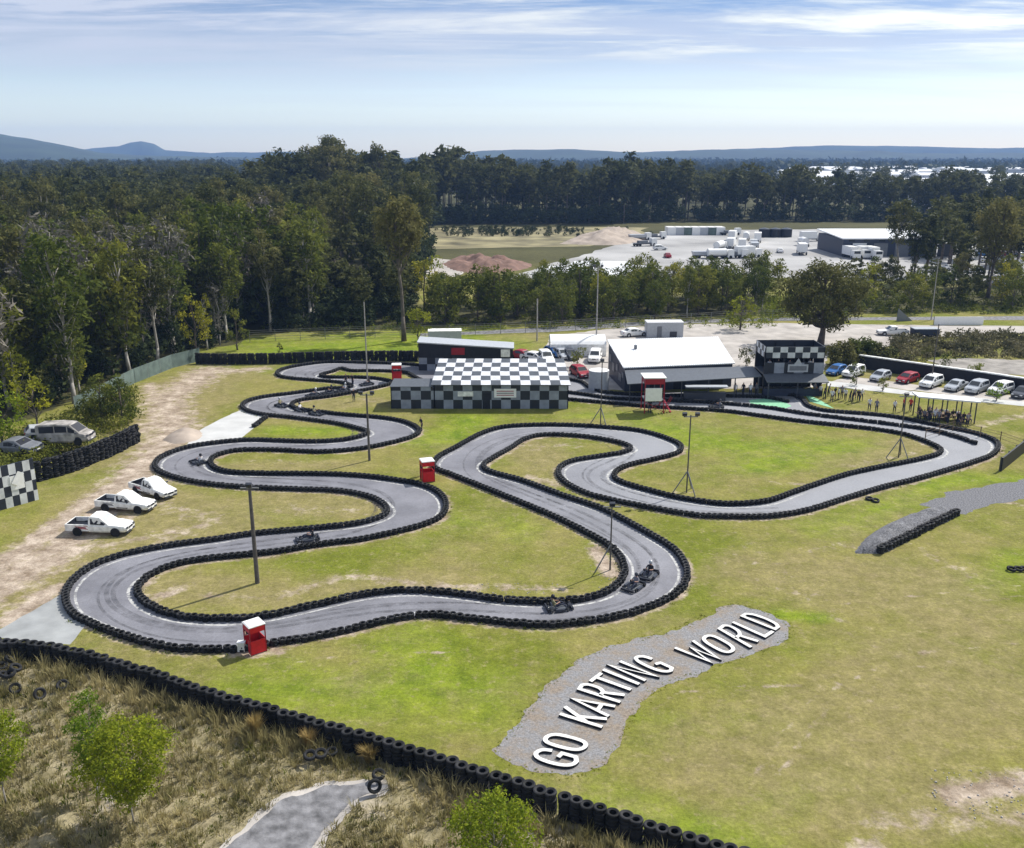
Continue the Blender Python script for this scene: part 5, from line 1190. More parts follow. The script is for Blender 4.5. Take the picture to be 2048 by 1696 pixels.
def wirefence(pts, h, label, rails=(.3,.9,1.5), spacing=3., m='steel', wall=None, r=.02):
    P = [W(*p) for p in pts]; base = P[0].copy(); e = empty('wire_fence', base, 0, label, 'fence'); w = MB()
    for a, b in zip(P[:-1], P[1:]):
        a = a-base; b = b-base; d = b-a; L = d.length
        for z in rails: w.tube(a+Vector((0,0,z)), b+Vector((0,0,z)), r, n=4)
        k = max(1, int(L/spacing))
        for i in range(k): q = a+d*(i/k); MB().tube(q, q+Vector((0,0,h)), .05, n=6).build('post', M[m], e)
    w.build('wires', M[m], e)
wirefence([(500,684),(700,676),(900,672),(1100,664),(1300,652),(1500,641),(1720,637)], 1.9, 'long wire fence in front of the hedge trees behind the track', (.4,.8,1.2,1.6,1.9), 4., r=.03)
wirefence([(1850,880),(1905,862),(1960,874),(2000,884),(2060,905)], 1.2, 'post and rail fence at the right end of the track', (.4,.8,1.1), 2.2, 'wood')
board('black_board_wall', (2003,943), (2075,884), 1.4, 'leaning black board barrier at the right edge', 'barrier', 'black_paint')
board('white_panel_fence', (1868,650), (1966,650), 1.5, 'long white panel fence beyond the scrub on the right', 'fence', 'white')
tg = MB(); tg.add([(0,0,0),(3.,0,0),(.1,0,2.4),(0,.1,0),(3.,.1,0),(.1,.1,2.4)],[(0,1,2),(5,4,3),(0,2,5,3),(2,1,4,5),(1,0,3,4)])
tag(tg.build('triangle_sign', M['mid_grey'], loc=W(1793,642)), 'grey triangular panel standing before the trees on the right', 'panel')
tag(MB().box((0,0,.35),(.45,.4,.6),taper=.9).box((0,0,.64),(.5,.44,.07)).build('white_bin', M['white'], loc=W(484,1302)), 'small white box at the foot of the nearest red booth', 'box')
# ------------------------------------------------------------------ work yard beyond the hedge
def make_truck(kind):
    e = empty('truck'); c = MB()
    c.box((3.0,0,1.5),(1.9,2.3,2.2)).box((3.4,0,2.2),(1.0,2.1,.9),taper=.8); c.build('cab', M['white'], e)
    MB().box((3.97,0,2.0),(.05,1.9,.75)).build('windscreen', M['glass'], e)
    MB().box((-.4,0,.75),(7.4,1.1,.25)).build('chassis', M['charcoal'], e)
    if kind == 'box': MB().box((-1.2,0,2.2),(5.8,2.4,2.5)).build('cargo_box', M['white'], e)
    elif kind == 'tank': MB().tube((-4.0,0,1.9),(1.7,0,1.9),1.1,n=16).build('tank_body', M['white'], e)
    elif kind == 'flat':
        MB().box((-1.2,0,1.05),(6.2,2.4,.18)).box((-1.0,0,1.5),(3.4,1.6,.7)).build('flat_bed', M['mid_grey'], e)
    else: MB().box((-1.2,0,1.5),(5.6,2.3,1.1),taper=1.1).build('tipper_body', M['light_grey'], e)
    for x in (2.9,-2.4,-3.5):
        for s in (-1,1): MB().tube((x,s*.95,.48),(x,s*1.2,.48),.48,n=12).build('wheel', M['tyre'], e)
    return e
TR = {}
def truck(kind, px, hd, label, z=.03):
    if kind not in TR: e = TR[kind] = make_truck(kind)
    else: e = copy_tree(TR[kind])
    e.location = W(*px, z); e.rotation_euler = (0,0,R(hd)); return tag(e, label, 'truck', 'trucks parked in the work yard')
for kind, px, hd, l in [('tipper',(1412,516),5,'leftmost truck of the near row in the work yard'),('tank',(1440,517),10,'white tanker in the near row of the work yard'),('flat',(1468,516),0,'flat bed truck in the near row of the work yard'),('box',(1496,515),15,'rightmost box truck of the near row in the work yard'),
                        ('tank',(1440,500),60,'white tanker in the second row of the work yard'),('box',(1462,496),70,'white box truck in the second row of the work yard, left'),('box',(1484,498),75,'white box truck in the second row of the work yard, middle'),('tipper',(1508,496),80,'truck at the right of the second row of the work yard'),
                        ('box',(1465,480),70,'white box truck behind the second row, left'),('tank',(1492,480),75,'white tanker behind the second row, middle'),('box',(1515,484),75,'white box truck behind the second row, right'),('flat',(1460,470),10,'dark flat bed truck at the back of the truck cluster'),
                        ('box',(1603,508),80,'white box truck standing alone in the middle of the work yard'),('tank',(1606,492),85,'white tanker standing behind the lone box truck'),('box',(1622,482),10,'white box truck at the back left of the dark depot'),('tipper',(1650,478),5,'truck at the back beside the dark depot'),
                        ('flat',(1290,492),20,'dark flat bed truck by the sandy heap, right'),('flat',(1310,478),10,'dark flat bed truck at the back left of the yard'),('tipper',(1280,480),15,'truck behind the sandy heap'),
                        ('box',(1702,516),-85,'white truck parked left before the dark depot'),('box',(1722,515),-85,'white truck parked second from left before the dark depot'),('box',(1745,517),-85,'white truck parked third from left before the dark depot')]:
    truck(kind, px, hd, l)
for k, (x, y, m, hd) in enumerate([(1965,512,'blue',20),(1985,508,'white',15),(2005,512,'dark_red',20),(2024,508,'white',15),(2040,514,'silver',20),(1975,525,'white',10),(2000,528,'silver',12),(2030,530,'white',10),(1900,540,'white',20),(1925,536,'silver',20),(1950,545,'white',10),
                                    (2012,545,'charcoal',15),(1560,505,'white',80),(1320,500,'white',10),(1335,515,'dark_red',90),(1880,555,'white',10)]):
    vehicle('suv' if k % 2 else 'sedan', m, W(x, y, .03), R(hd), 'parked_car', 'far car parked in the work yard beyond the hedge trees', 'car', 'far cars in the work yard')
for k in range(7):
    x = 1341+k*16; m = ('white','light_grey','shade_green')[k % 3]
    e = simple_box_building('shipping_container', 'shipping container in the line at the back of the work yard', 'container', W(x, 469, .03), (3.4,6,2.9), R(3), m, 'dirty_white', .08, .02); e['group'] = 'containers at the back of the work yard'
for k in range(3):
    e = empty('storage_tank', W(1528+k*22, 474, .03), 0, 'low black storage tank in the row of three at the back of the yard', 'tank', 'black storage tanks'); MB().tube((0,0,0),(0,0,3.0),2.1,n=20).build('shell', M['black_paint'], e); MB().tube((0,0,3.),(0,0,3.5),2.1,.3,n=20).build('lid', M['charcoal'], e)
def depot():
    a = W(1684,513,.0); b = W(1862,511,.0); e = empty('dark_depot', a, 0, 'dark blue depot building with white roof in the work yard', 'building'); L = b.x-a.x; d = 24; H = 5.2
    MB().box((L/2,d/2,H/2),(L,d,H)).build('wall', M['navy'], e)
    MB().slab([(-.5,-.5,H+.3),(L+.5,-.5,H+.3),(L+.5,d+.5,H+1.3),(-.5,d+.5,H+1.3)], .3).build('roof', M['white_roof'], e)
    for k in range(5): MB().box((5+k*6.5,-.06,2.0),(4.2,.14,4.0)).build('roller_door', M['white'] if k < 1 else M['mid_grey'] if k < 3 else M['charcoal'], e)
    for k in range(8): MB().box((2.5+k*4.6,-.05,4.75),(1.8,.12,.5)).build('window', M['glass'], e)
depot()
def long_roof(name, px, zf, zb, label, wallm='light_grey'):
    q = [W(*px[0], zf), W(*px[1], zf), W(*px[2], zb), W(*px[3], zb)]; base = Vector((q[0].x, q[0].y, 0)); e = empty(name, base, 0, label, 'building'); q = [p-base for p in q]
    MB().slab(q, .25).build('roof', M['white_roof'], e); w = MB()
    g = [Vector((p.x, p.y, 0)) for p in q]; c = sum(g, Vector())/4; g = [p+(c-p).normalized()*.5 for p in g]; zt = [zf-.25,zf-.25,zb-.25,zb-.25]
    for i in range(4):
        j = (i+1) % 4; w.add([g[i], g[j], g[j]+Vector((0,0,zt[j])), g[i]+Vector((0,0,zt[i]))], [(0,1,2,3)])
    w.build('wall', M[wallm], e)
    n = 4
    for i in range(n):
        p = g[0].lerp(g[1], (i+.5)/n); MB().box((p.x, p.y-.05, 1.6),(2.6,.14,3.2)).build('roller_door', M['mid_grey'], e)
long_roof('white_warehouse', [(1060,548),(1310,552),(1298,530),(1085,532)], 3.6, 4.2, 'long low white roofed warehouse behind the hedge trees')
long_roof('white_warehouse', [(1130,534),(1270,535),(1255,522),(1150,522)], 4., 4.6, 'smaller white roofed warehouse behind the long low one')
# industrial estate on the right horizon
rr = random.Random(4)
for k in range(46):
    Dd = rr.uniform(560, 1500); x = rr.uniform(1790, 2120) if Dd < 900 else rr.uniform(1560, 2120)
    p = atD(x, Dd); w = rr.uniform(25, 60); d = rr.uniform(25, 55); h = rr.uniform(6, 11)
    e = empty('industrial_shed', p, rr.uniform(-.2,.2), 'distant industrial shed with a bright pale roof at the right horizon', 'shed', 'industrial sheds at the right horizon')
    MB().box((0,0,h/2),(w,d,h)).build('wall', M['light_grey' if k % 3 else 'dirty_white'], e)
    r = MB(); r.add([(-w/2-.5,-d/2-.5,h),(w/2+.5,-d/2-.5,h),(w/2+.5,d/2+.5,h),(-w/2-.5,d/2+.5,h),(-w/2-.5,0,h+2.5),(w/2+.5,0,h+2.5)],[(0,1,5,4),(2,3,4,5),(1,2,5),(3,0,4),(3,2,1,0)]); r.build('roof', M['white_roof'], e)
    MB().box((w*.2,-d/2-.1,2.2),(5,.25,4.4)).build('roller_door', M['mid_grey'], e)
sheet('estate_ground', [tuple(atD(1850,540).to_2d()),tuple(atD(2200,540).to_2d()),tuple(atD(2200,1550).to_2d()),tuple(atD(1560,1550).to_2d()),tuple(atD(1640,900).to_2d())], .08, M['yard'], dens=40)
# ------------------------------------------------------------------ trees
def leaf_cloud(rng, clusters, per, size, flat=.75, aspect=1.6, out=.45):
    """leaf clumps: small quads spread through ellipsoidal clusters"""
    C = []; NRM = []; SZ = []
    for c, r, rz in clusters:
        n = max(6, int(per*(r**2)))
        d = rng.normal(size=(n,3)); d /= np.linalg.norm(d, axis=1)[:,None]
        rad = r*(rng.uniform(.12,1,size=n)**.42)[:,None]
        # ragged outline
        lob = 1+.22*np.sin(d[:,0]*5+c[0]*3)+.18*np.sin(d[:,1]*6+c[1]*5+d[:,2]*4)
        p = d*rad*lob[:,None]; p[:,2] *= rz
        C.append(p+np.array(c)); nn = d*out+rng.normal(size=(n,3))*.6+np.array([0,0,.35]); NRM.append(nn/np.linalg.norm(nn,axis=1)[:,None]); SZ.append(size*rng.uniform(.6,1.35,n))
    C = np.concatenate(C); N_ = np.concatenate(NRM); s = np.concatenate(SZ)[:,None]
    a = np.cross(N_, rng.normal(size=N_.shape)); a /= np.linalg.norm(a,axis=1)[:,None]+1e-9; b = np.cross(N_, a)
    k = rng.uniform(.5,.8,size=(len(C),1))
    V = np.stack([C-a*s*.5*aspect, C-b*s*.5*k, C+a*s*.5*aspect, C+b*s*.5*k], 1).reshape(-1,3)
    return V, np.arange(len(V)).reshape(-1,4)
def trunk_and_limbs(rng, H, r, bare, clusters, lean=.03):
    mb = MB(); n = 5; pts = []; lx, ly = rng.normal(size=2)*lean*H
    for i in range(n+1):
        t = i/n; pts.append((lx*t*t+rng.normal()*.01*H*(i>0), ly*t*t+rng.normal()*.01*H*(i>0), t*H*.86-.2*(i==0)))
    rs = [r*(1-.75*i/n) for i in range(n+1)]; rs[0] = r*1.35
    mb.path(pts, rs, 6)
    P = np.array(pts)
    for c, rad, _ in clusters:
        z = max(bare*H*.9, c[2]-rad*1.4-.12*H); t = np.clip(z/(H*.86), 0, 1)*n; i = min(n-1, int(t)); f = t-i; b = P[i]*(1-f)+P[i+1]*f
        mid = b*.5+np.array(c)*.5+np.array([0,0,-.06*H*.5]); mb.path([tuple(b), tuple(mid), tuple(c)], [r*.32, r*.22, r*.08], 5)
    return mb
def tree_clusters(rng, H, W_, bare, n, rz=.75, shape='round', rc=(.22,.40)):
    """clusters inside a crown of width W_ from bare*H to H"""
    out = []; h0 = bare*H; ch = H-h0
    tries = 0
    while len(out) < n and tries < 4000:
        tries += 1
        a = rng.uniform(0, 2*PI); t = rng.uniform(.08, 1); 
        if shape == 'round': w = math.sqrt(max(0, 1-(2*t-1)**2))
        elif shape == 'flat': w = math.sin(PI*min(1, t**.6*.93+.0))**.6 if t < .97 else .2
        elif shape == 'cone': w = (1-t)**.75
        else: w = min(1, 1.6*t)*math.sqrt(max(0,1-t*t*.9))
        r = W_*.5*rng.uniform(*rc); R_ = max(0, W_*.5*w-r*.5)*math.sqrt(rng.uniform(.25,1)); z = h0+t*(ch-r*rz)
        c = (R_*math.cos(a), R_*math.sin(a), z)
        if all((c[0]-q[0][0])**2+(c[1]-q[0][1])**2+(c[2]-q[0][2])**2 > (.55*(r+q[1]))**2 for q in out) or tries > 2500: out.append((c, r, rz))
    return out
def tree_meshes(seed, H, W_, bare, n, per, size, leaf, bark, shape='ovate', rz=.75, tr=.22, flat=.7, rc=(.22,.40), aspect=1.6):
    rng = np.random.default_rng(seed); cl = tree_clusters(rng, H, W_, bare, n, rz, shape, rc)
    V, Fc = leaf_cloud(rng, cl, per, size, flat, aspect)
    crown = npmesh('crown', V, Fc, M[leaf]); t = trunk_and_limbs(rng, H, tr, bare, cl).mesh('trunk', M[bark], True)
    return crown, t, H
PROTO = {
 'gum': [tree_meshes(100+i, 20, 9.5, .42, 18, 64, .42, 'leaf_gum', 'bark_pale' if i % 2 else 'bark', 'ovate', .72, .26) for i in range(5)],
 'dark': [tree_meshes(200+i, 20, 9, .28, 20, 58, .42, 'leaf_dark', 'bark', 'ovate', .85, .24) for i in range(4)],
 'bushy': [tree_meshes(300+i, 10, 7.2, .10, 19, 75, .34, 'leaf_bushy', 'bark', 'round', .85, .16) for i in range(5)],
 'tallbushy': [tree_meshes(340+i, 15, 7.6, .2, 20, 62, .38, 'leaf_bushy', 'bark_pale', 'ovate', .95, .2) for i in range(3)],
 'yellow': [tree_meshes(400+i, 8, 5.2, .15, 12, 85, .30, 'leaf_yellow', 'bark', 'round', .8, .12) for i in range(3)],
 'grey': [tree_meshes(500+i, 14, 8, .3, 16, 38, .30, 'leaf_grey', 'bark_pale', 'ovate', .9, .18, aspect=2.4) for i in range(3)],
}
far_proto = {'gum': [tree_meshes(700+i, 20, 10, .40, 13, 13, .95, 'leaf_gum', 'bark', 'ovate', .72, .26) for i in range(4)], 'dark': [tree_meshes(720+i, 20, 9.5, .25, 15, 13, .95, 'leaf_dark', 'bark', 'ovate', .85, .24) for i in range(3)],
 'bush': [tree_meshes(740+i, 8, 8, .0, 12, 22, .7, 'leaf_dark', 'bark', 'round', .9, .14) for i in range(3)]}
def put_tree(kind, i, pos, h, label, group, wid=None, name='gum_tree', rz=None):
    crown, tr, H = PROTO[kind][i % len(PROTO[kind])]; s = h/H; w = wid or s*random.uniform(.9,1.2)
    e = empty(name, pos, random.uniform(0,6.28) if rz is None else rz, label, 'tree', group); e.scale = (w, w, s)
    meshobj('crown', crown, e); meshobj('trunk', tr, e); return e
cand = []   # (pos, h, kind, region)
def scatter(poly, spacing, hfun, kfun, region, seed, wob=.45):
    P = np.array(poly, float); rng = random.Random(seed); x0, y0 = P.min(0); x1, y1 = P.max(0); y = y0; row = 0
    while y < y1:
        x = x0+(row % 2)*spacing/2
        while x < x1:
            px = x+rng.uniform(-wob,wob)*spacing; py = y+rng.uniform(-wob,wob)*spacing
            if inpoly(np.array([px]), np.array([py]), P)[0]:
                half = (py*math.cos(PITCH)+(CH-8)*math.sin(PITCH))*1024/F
                if abs(px) < half+7: cand.append((px, py, hfun(px, py, rng), kfun(px, py, rng), region))
            x += spacing
        y += spacing*.87; row += 1
def gp(x, y): return tuple(W(x, y).to_2d())
def dd(x, D): return tuple(atD(x, D).to_2d())
# left forest
edge_l = [gp(-40,880),gp(60,845),gp(140,812),gp(205,788),gp(300,742),(gp(400,702)),gp(470,694),gp(508,682)]
scatter([dd(-60,94)]+edge_l+[gp(500,664),gp(640,663),dd(640,205),dd(-60,205)], 6.2, lambda x,y,r: r.triangular(11,24,17), lambda x,y,r: r.choice(['dark','dark','gum','tallbushy','tallbushy','bushy','grey'] if y > 130 else ['gum','dark','tallbushy','bushy','tallbushy','grey']), 'left', 1, .55)
scatter([gp(500,666),gp(700,663),gp(830,662),dd(835,190),dd(520,190)], 6., lambda x,y,r: r.triangular(7,16,11), lambda x,y,r: r.choice(['dark','gum','bushy','tallbushy','tallbushy']), 'mid_left', 2)
scatter([dd(-60,205),dd(835,200),dd(850,330),dd(880,440),dd(-60,440)], 9.5, lambda x,y,r: r.triangular(15,26,20)+(3 if x > -60 and y > 250 else 0), lambda x,y,r: r.choice(['dark','gum','dark']), 'left_back', 3)
# tall far belt behind the yard
def hbelt(x, y, r):
    u = x/y*F*.985+1024
    b = 5*math.sin(u*.021)+3.5*math.sin(u*.057+1)
    if u < 560: return r.triangular(16, 33, 24)+b*.5
    if u < 930: return r.triangular(23, 35, 29)+b*.6
    if u < 1500: return r.triangular(15, 31, 23)+b*.5
    return r.triangular(11, 25, 18)+b*.4
scatter([dd(470,330),dd(860,395),dd(880,425),dd(1250,425),dd(1330,440),dd(2080,440),dd(2080,480),dd(860,480),dd(470,400)], 8.5, hbelt, lambda x,y,r: r.choice(['dark','gum','gum']), 'belt', 4)
# hedge in front of the yard
def hk(x, y, r): return r.choice(['bushy','bushy','bushy','tallbushy','yellow' if r.random() < .4 else 'bushy'])
scatter([gp(835,655),gp(1050,650),gp(1300,640),gp(1540,628),dd(1540,206),dd(1200,196),dd(835,188)], 5.6, lambda x,y,r: r.uniform(7.5,11), hk, 'hedge', 5)
scatter([gp(1700,628),gp(2070,622),dd(2070,215),dd(1700,210)], 6.2, lambda x,y,r: r.uniform(6,10), lambda x,y,r: r.choice(['bushy','gum','bushy','yellow','tallbushy']), 'hedge_right', 6)
scatter([dd(1740,222),dd(2070,215),dd(2070,330),dd(1880,300)], 8.5, lambda x,y,r: r.uniform(12,21), lambda x,y,r: r.choice(['gum','dark','gum']), 'right_mid', 7)
# near shrubs of the left edge
scatter([gp(-30,870),gp(60,842),gp(140,806),gp(200,782),gp(300,736),gp(300,728),gp(190,765),gp(60,820),gp(-30,850)], 4., lambda x,y,r: r.uniform(4,8), lambda x,y,r: r.choice(['bushy','yellow','bushy','grey','tallbushy']), 'left_edge', 8)
INFO = {'left': ('in the dense forest on the left', 'trees of the dense left forest'), 'mid_left': ('behind the green verge left of the tall gum', 'trees behind the green verge'), 'left_back': ('deep in the forest behind the left trees', 'trees deep in the left forest'),
        'belt': ('in the far belt behind the work yard', 'trees of the far belt'), 'hedge': ('in the row between the track and the work yard', 'trees of the row before the work yard'), 'hedge_right': ('in the row behind the white panel fence', 'trees of the right hand row'), 'right_mid': ('among the yards on the right', 'trees among the right hand yards'), 'left_edge': ('at the near edge of the left forest', 'small trees at the near edge of the left forest')}
KN = {'gum': ('gum_tree', 'open crowned gum tree'), 'dark': ('gum_tree', 'dark dense gum tree'), 'bushy': ('bushy_tree', 'low bushy green tree'), 'tallbushy': ('bushy_tree', 'tall bushy green tree'), 'yellow': ('wattle_tree', 'yellow green wattle tree'), 'grey': ('paperbark_tree', 'thin grey brown tree')}
def imp(c): return c[2]/math.hypot(c[0], c[1])*{'hedge': 2.3, 'hedge_right': 2.2, 'left_edge': 1.6, 'right_mid': 1.2}.get(c[4], 1.)
cand.sort(key=imp, reverse=True); NT = 272
for n_, c in enumerate(cand[:NT]):
    w, g = INFO[c[4]]; nm, kl = KN[c[3]]
    put_tree(c[3], n_, (c[0], c[1], -.1), c[2], f'{kl} {w}', f'{kl}s: {g}', name=nm)
# the remaining trees: one far wood
vs, fs, mi = [], [], []; off = 0
def arrs(me):
    v = np.zeros(len(me.vertices)*3, np.float32); me.vertices.foreach_get('co', v); l = np.zeros(len(me.loops), np.int32); me.loops.foreach_get('vertex_index', l); t = np.zeros(len(me.polygons), np.int32); me.polygons.foreach_get('loop_total', t)
    return v.reshape(-1,3), l, t
FA = {k: [arrs(m[0])+(m[2],) for m in v] for k, v in far_proto.items()}
def add_far(px, py, h, kind, i, buf):
    v, l, t, H = FA[kind][i % len(FA[kind])]; s = h/H; a = random.uniform(0, 6.28); ca, sa_ = math.cos(a), math.sin(a); w = s*random.uniform(1.0,1.35)
    q = np.c_[(v[:,0]*ca-v[:,1]*sa_)*w+px, (v[:,0]*sa_+v[:,1]*ca)*w+py, v[:,2]*s]
    buf[0].append(q); buf[1].append(l.reshape(-1,4)+buf[2]); buf[3].append(np.full(len(t), {'gum': 0, 'dark': 1, 'bush': 2}[kind])); buf[2] += len(q)
buf = [[], [], 0, []]
for i, c in enumerate(cand[NT:]): add_far(c[0], c[1], c[2], 'gum' if c[3] in ('gum','bushy','tallbushy','yellow','grey') else 'dark', i, buf)
# understorey
n0 = len(cand)
UR = random.Random(3)
def under(poly, spacing, lo, hi):
    P = np.array(poly, float); x0, y0 = P.min(0); x1, y1 = P.max(0); y = y0; i = 0
    while y < y1:
        x = x0
        while x < x1:
            px = x+UR.uniform(-.5,.5)*spacing; py = y+UR.uniform(-.5,.5)*spacing
            if inpoly(np.array([px]), np.array([py]), P)[0] and abs(px) < (py*.96+8)*.56+6: i += 1; add_far(px, py, UR.uniform(lo, hi), 'bush', i, buf)
            x += spacing
        y += spacing
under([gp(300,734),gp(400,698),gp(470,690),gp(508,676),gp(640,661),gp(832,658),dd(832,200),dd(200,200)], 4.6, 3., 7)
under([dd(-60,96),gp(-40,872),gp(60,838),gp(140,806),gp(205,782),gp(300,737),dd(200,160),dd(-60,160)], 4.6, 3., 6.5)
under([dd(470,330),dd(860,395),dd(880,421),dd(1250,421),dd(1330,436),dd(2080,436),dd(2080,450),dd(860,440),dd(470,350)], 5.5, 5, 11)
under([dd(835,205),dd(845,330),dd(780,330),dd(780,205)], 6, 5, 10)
# scattered bushes on the dry slope
for k in range(150):
    p = W(UR.gauss(1000,120), UR.uniform(458,474)); add_far(p.x, p.y, UR.uniform(.8,2.6), 'bush', k, buf)
# woods beyond the belt
rr = random.Random(12)
for k in range(1500):
    Dd = 440*(1500/440)**rr.random(); x = rr.uniform(-60, 2110)
    if x > 1500 and Dd > 540 and rr.random() < .72: continue
    h = rr.uniform(14, 22) if x > 460 else rr.uniform(18, 26)
    p = atD(x, Dd); add_far(p.x, p.y, h, rr.choice(('gum','dark')), k, buf)
trk = MB()
for c in cand[NT:]:
    if c[4] in ('belt', 'right_mid', 'left_back'): trk.tube((c[0],c[1],0),(c[0]+.4,c[1],c[2]*.6),.3,.2,5)
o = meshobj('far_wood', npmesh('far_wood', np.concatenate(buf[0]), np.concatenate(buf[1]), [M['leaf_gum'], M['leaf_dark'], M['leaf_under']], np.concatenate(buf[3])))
tag(o, 'mass of far trees beyond the forest edge and work yard', 'wood', kind='stuff')
tag(trk.build('far_tree_trunks', M['bark']), 'pale trunks standing in the shade of the far wood', 'trunks', kind='stuff')
# single trees that stand out
def solo(seed, pos, H, W_, bare, n, per, size, leaf, bark, label, name, shape='ovate', rz=.75, tr=.25, rc=(.22,.40), aspect=1.6, cat='tree', group=None):
    c, t, _ = tree_meshes(seed, H, W_, bare, n, per, size, leaf, bark, shape, rz, tr, rc=rc, aspect=aspect)
    e = empty(name, pos, 0, label, cat, group); meshobj('crown' if cat == 'tree' else 'foliage', c, e); meshobj('trunk' if cat == 'tree' else 'stem', t, e); return e
solo(901, W(808,682), 24, 10.5, .5, 26, 80, .38, 'leaf_gum', 'bark', 'very tall gum tree with a long bare trunk on the green verge', 'gum_tree', 'ovate', .8, .38)
solo(902, W(1640,690), 14.2, 15.5, .22, 46, 85, .36, 'leaf_dark', 'bark', 'big round dark tree standing alone behind the checkered grandstand', 'shade_tree', 'round', .8, .5, (.17,.30))
solo(903, W(838,684), 6.2, 4.8, .15, 14, 120, .26, 'leaf_yellow', 'bark', 'bright yellow green tree right of the tall gum trunk', 'wattle_tree', 'round', .8, .12)
solo(904, dd(1975,200)+(0,), 22, 13, .30, 30, 50, .42, 'leaf_gum', 'bark', 'large open tree near the right edge in front of the far yards', 'gum_tree', 'ovate', .8, .35)
solo(905, W(205,842,0), 5.8, 5.2, .05, 20, 160, .24, 'leaf_bushy', 'bark', 'bushy green tree behind the right end of the leaning tyre wall, left one', 'bushy_tree', 'round', .9, .14)
solo(906, W(246,846,0), 6.0, 4.4, .05, 18, 160, .24, 'leaf_bushy', 'bark', 'bushy green tree behind the right end of the leaning tyre wall, right one', 'bushy_tree', 'round', .95, .14)
solo(907, W(222,700), 9, 4.5, .2, 12, 90, .28, 'leaf_yellow', 'bark', 'yellow topped tree in front of the forest left of the shade cloth fence', 'wattle_tree', 'round', .8, .14)
solo(908, W(395,722), 10.5, 4.6, .2, 14, 90, .28, 'leaf_yellow', 'bark', 'yellow topped tree at the forest edge above the shade cloth fence', 'wattle_tree', 'round', .9, .14)
solo(909, W(475,700), 7, 4.0, .1, 12, 90, .28, 'leaf_bushy', 'bark', 'small pale green tree at the right corner of the left forest', 'bushy_tree', 'round', .9, .14)
solo(910, W(78,880), 8.5, 4.6, .3, 12, 90, .28, 'leaf_yellow', 'bark', 'yellow green tree behind the wrecked cars at the left', 'wattle_tree', 'round', .8, .14)
solo(911, W(6,905), 8, 5.5, .2, 16, 100, .26, 'leaf_sapling', 'bark', 'bright green tree at the left edge behind the checkered board', 'bushy_tree', 'round', .9, .14)
solo(912, W(1480,660), 6.5, 5.8, .1, 16, 90, .28, 'leaf_yellow', 'bark', 'round yellow green tree in the row left of the big round tree', 'wattle_tree', 'round', .8, .14)
for i, (x, y, h, w_, lf, l) in enumerate([(205,742,9.5,4.2,'leaf_yellow','yellow topped tree low at the forest edge, left of the shade cloth fence bend'),(262,738,8,4.2,'leaf_bushy','pale green tree at the forest edge above the bend of the shade cloth fence'),(415,700,9.5,3.8,'leaf_yellow','slim yellow green tree right of the other yellow topped tree at the forest edge'),
        (290,722,12,6.5,'leaf_grey','grey twiggy tree at the forest edge above the shade cloth fence, left one'),(345,705,12.5,7.,'leaf_grey','grey twiggy tree at the forest edge above the shade cloth fence, middle one'),(440,690,11,5.5,'leaf_grey','grey twiggy tree near the right corner of the left forest'),(120,790,11.5,6.,'leaf_grey','grey twiggy tree behind the burnt van'),(40,830,9,4.2,'leaf_yellow','yellow green tree behind the wrecks near the left edge'),(160,790,8,4.,'leaf_yellow','yellow green tree right of the grey one behind the burnt van')]):
    solo(930+i, W(x,y), h, w_, .12, 13, 80 if lf != 'leaf_grey' else 34, .30, lf, 'bark_pale', l, 'wattle_tree' if lf == 'leaf_yellow' else 'paperbark_tree' if lf == 'leaf_grey' else 'bushy_tree', 'ovate', .9, .14, aspect=1.6 if lf != 'leaf_grey' else 2.6)
# small planted trees and shrubs near the buildings
for i, (x, y, h, w, lf, l) in enumerate([(1712,770,3.6,2.6,'leaf_bushy','small tree in front of the white wagon beside the grandstand'),(1765,782,2.2,1.8,'leaf_bushy','tiny tree in front of the silver hatchback'),(1992,802,2.6,2.6,'leaf_sapling','small tree in front of the white wagon'),
        (1155,735,3.8,3.2,'leaf_bushy','small round tree between the car park and the marquee'),(1492,732,3.0,3.0,'leaf_dark','small dark tree at the right corner of the pit shed roof'),(1528,735,2.6,3.0,'leaf_bushy','bush between the pit shed and the grandstand'),
        (1895,748,3.4,2.8,'leaf_bushy','loose green bush behind the black fence, left one'),(1950,752,2.2,2.8,'leaf_bright','bright green round bush behind the black fence'),(560,712,2.2,1.4,'leaf_dark','tiny dark tree on the green verge behind the far tyre wall'),
        (1685,732,4.0,6.0,'leaf_dark','dark shrub right of the checkered grandstand, leftmost of three'),(1722,728,4.3,6.0,'leaf_bushy','dark green shrub in the middle of three right of the grandstand'),(1757,732,3.6,5.0,'leaf_dark','dark shrub right of the checkered grandstand, rightmost of three'),(1850,745,4.,3.6,'leaf_dark','dark pointed shrub behind the red car')]):
    solo(950+i, W(x,y), h, w, .12 if h < 3.3 else .03, 9 if w < 5 else 22, 190, .20 if w < 4.9 else .28, lf, 'bark', l, 'small_tree' if h < 4 and w < 4 else 'shrub', 'round', .9, .06)
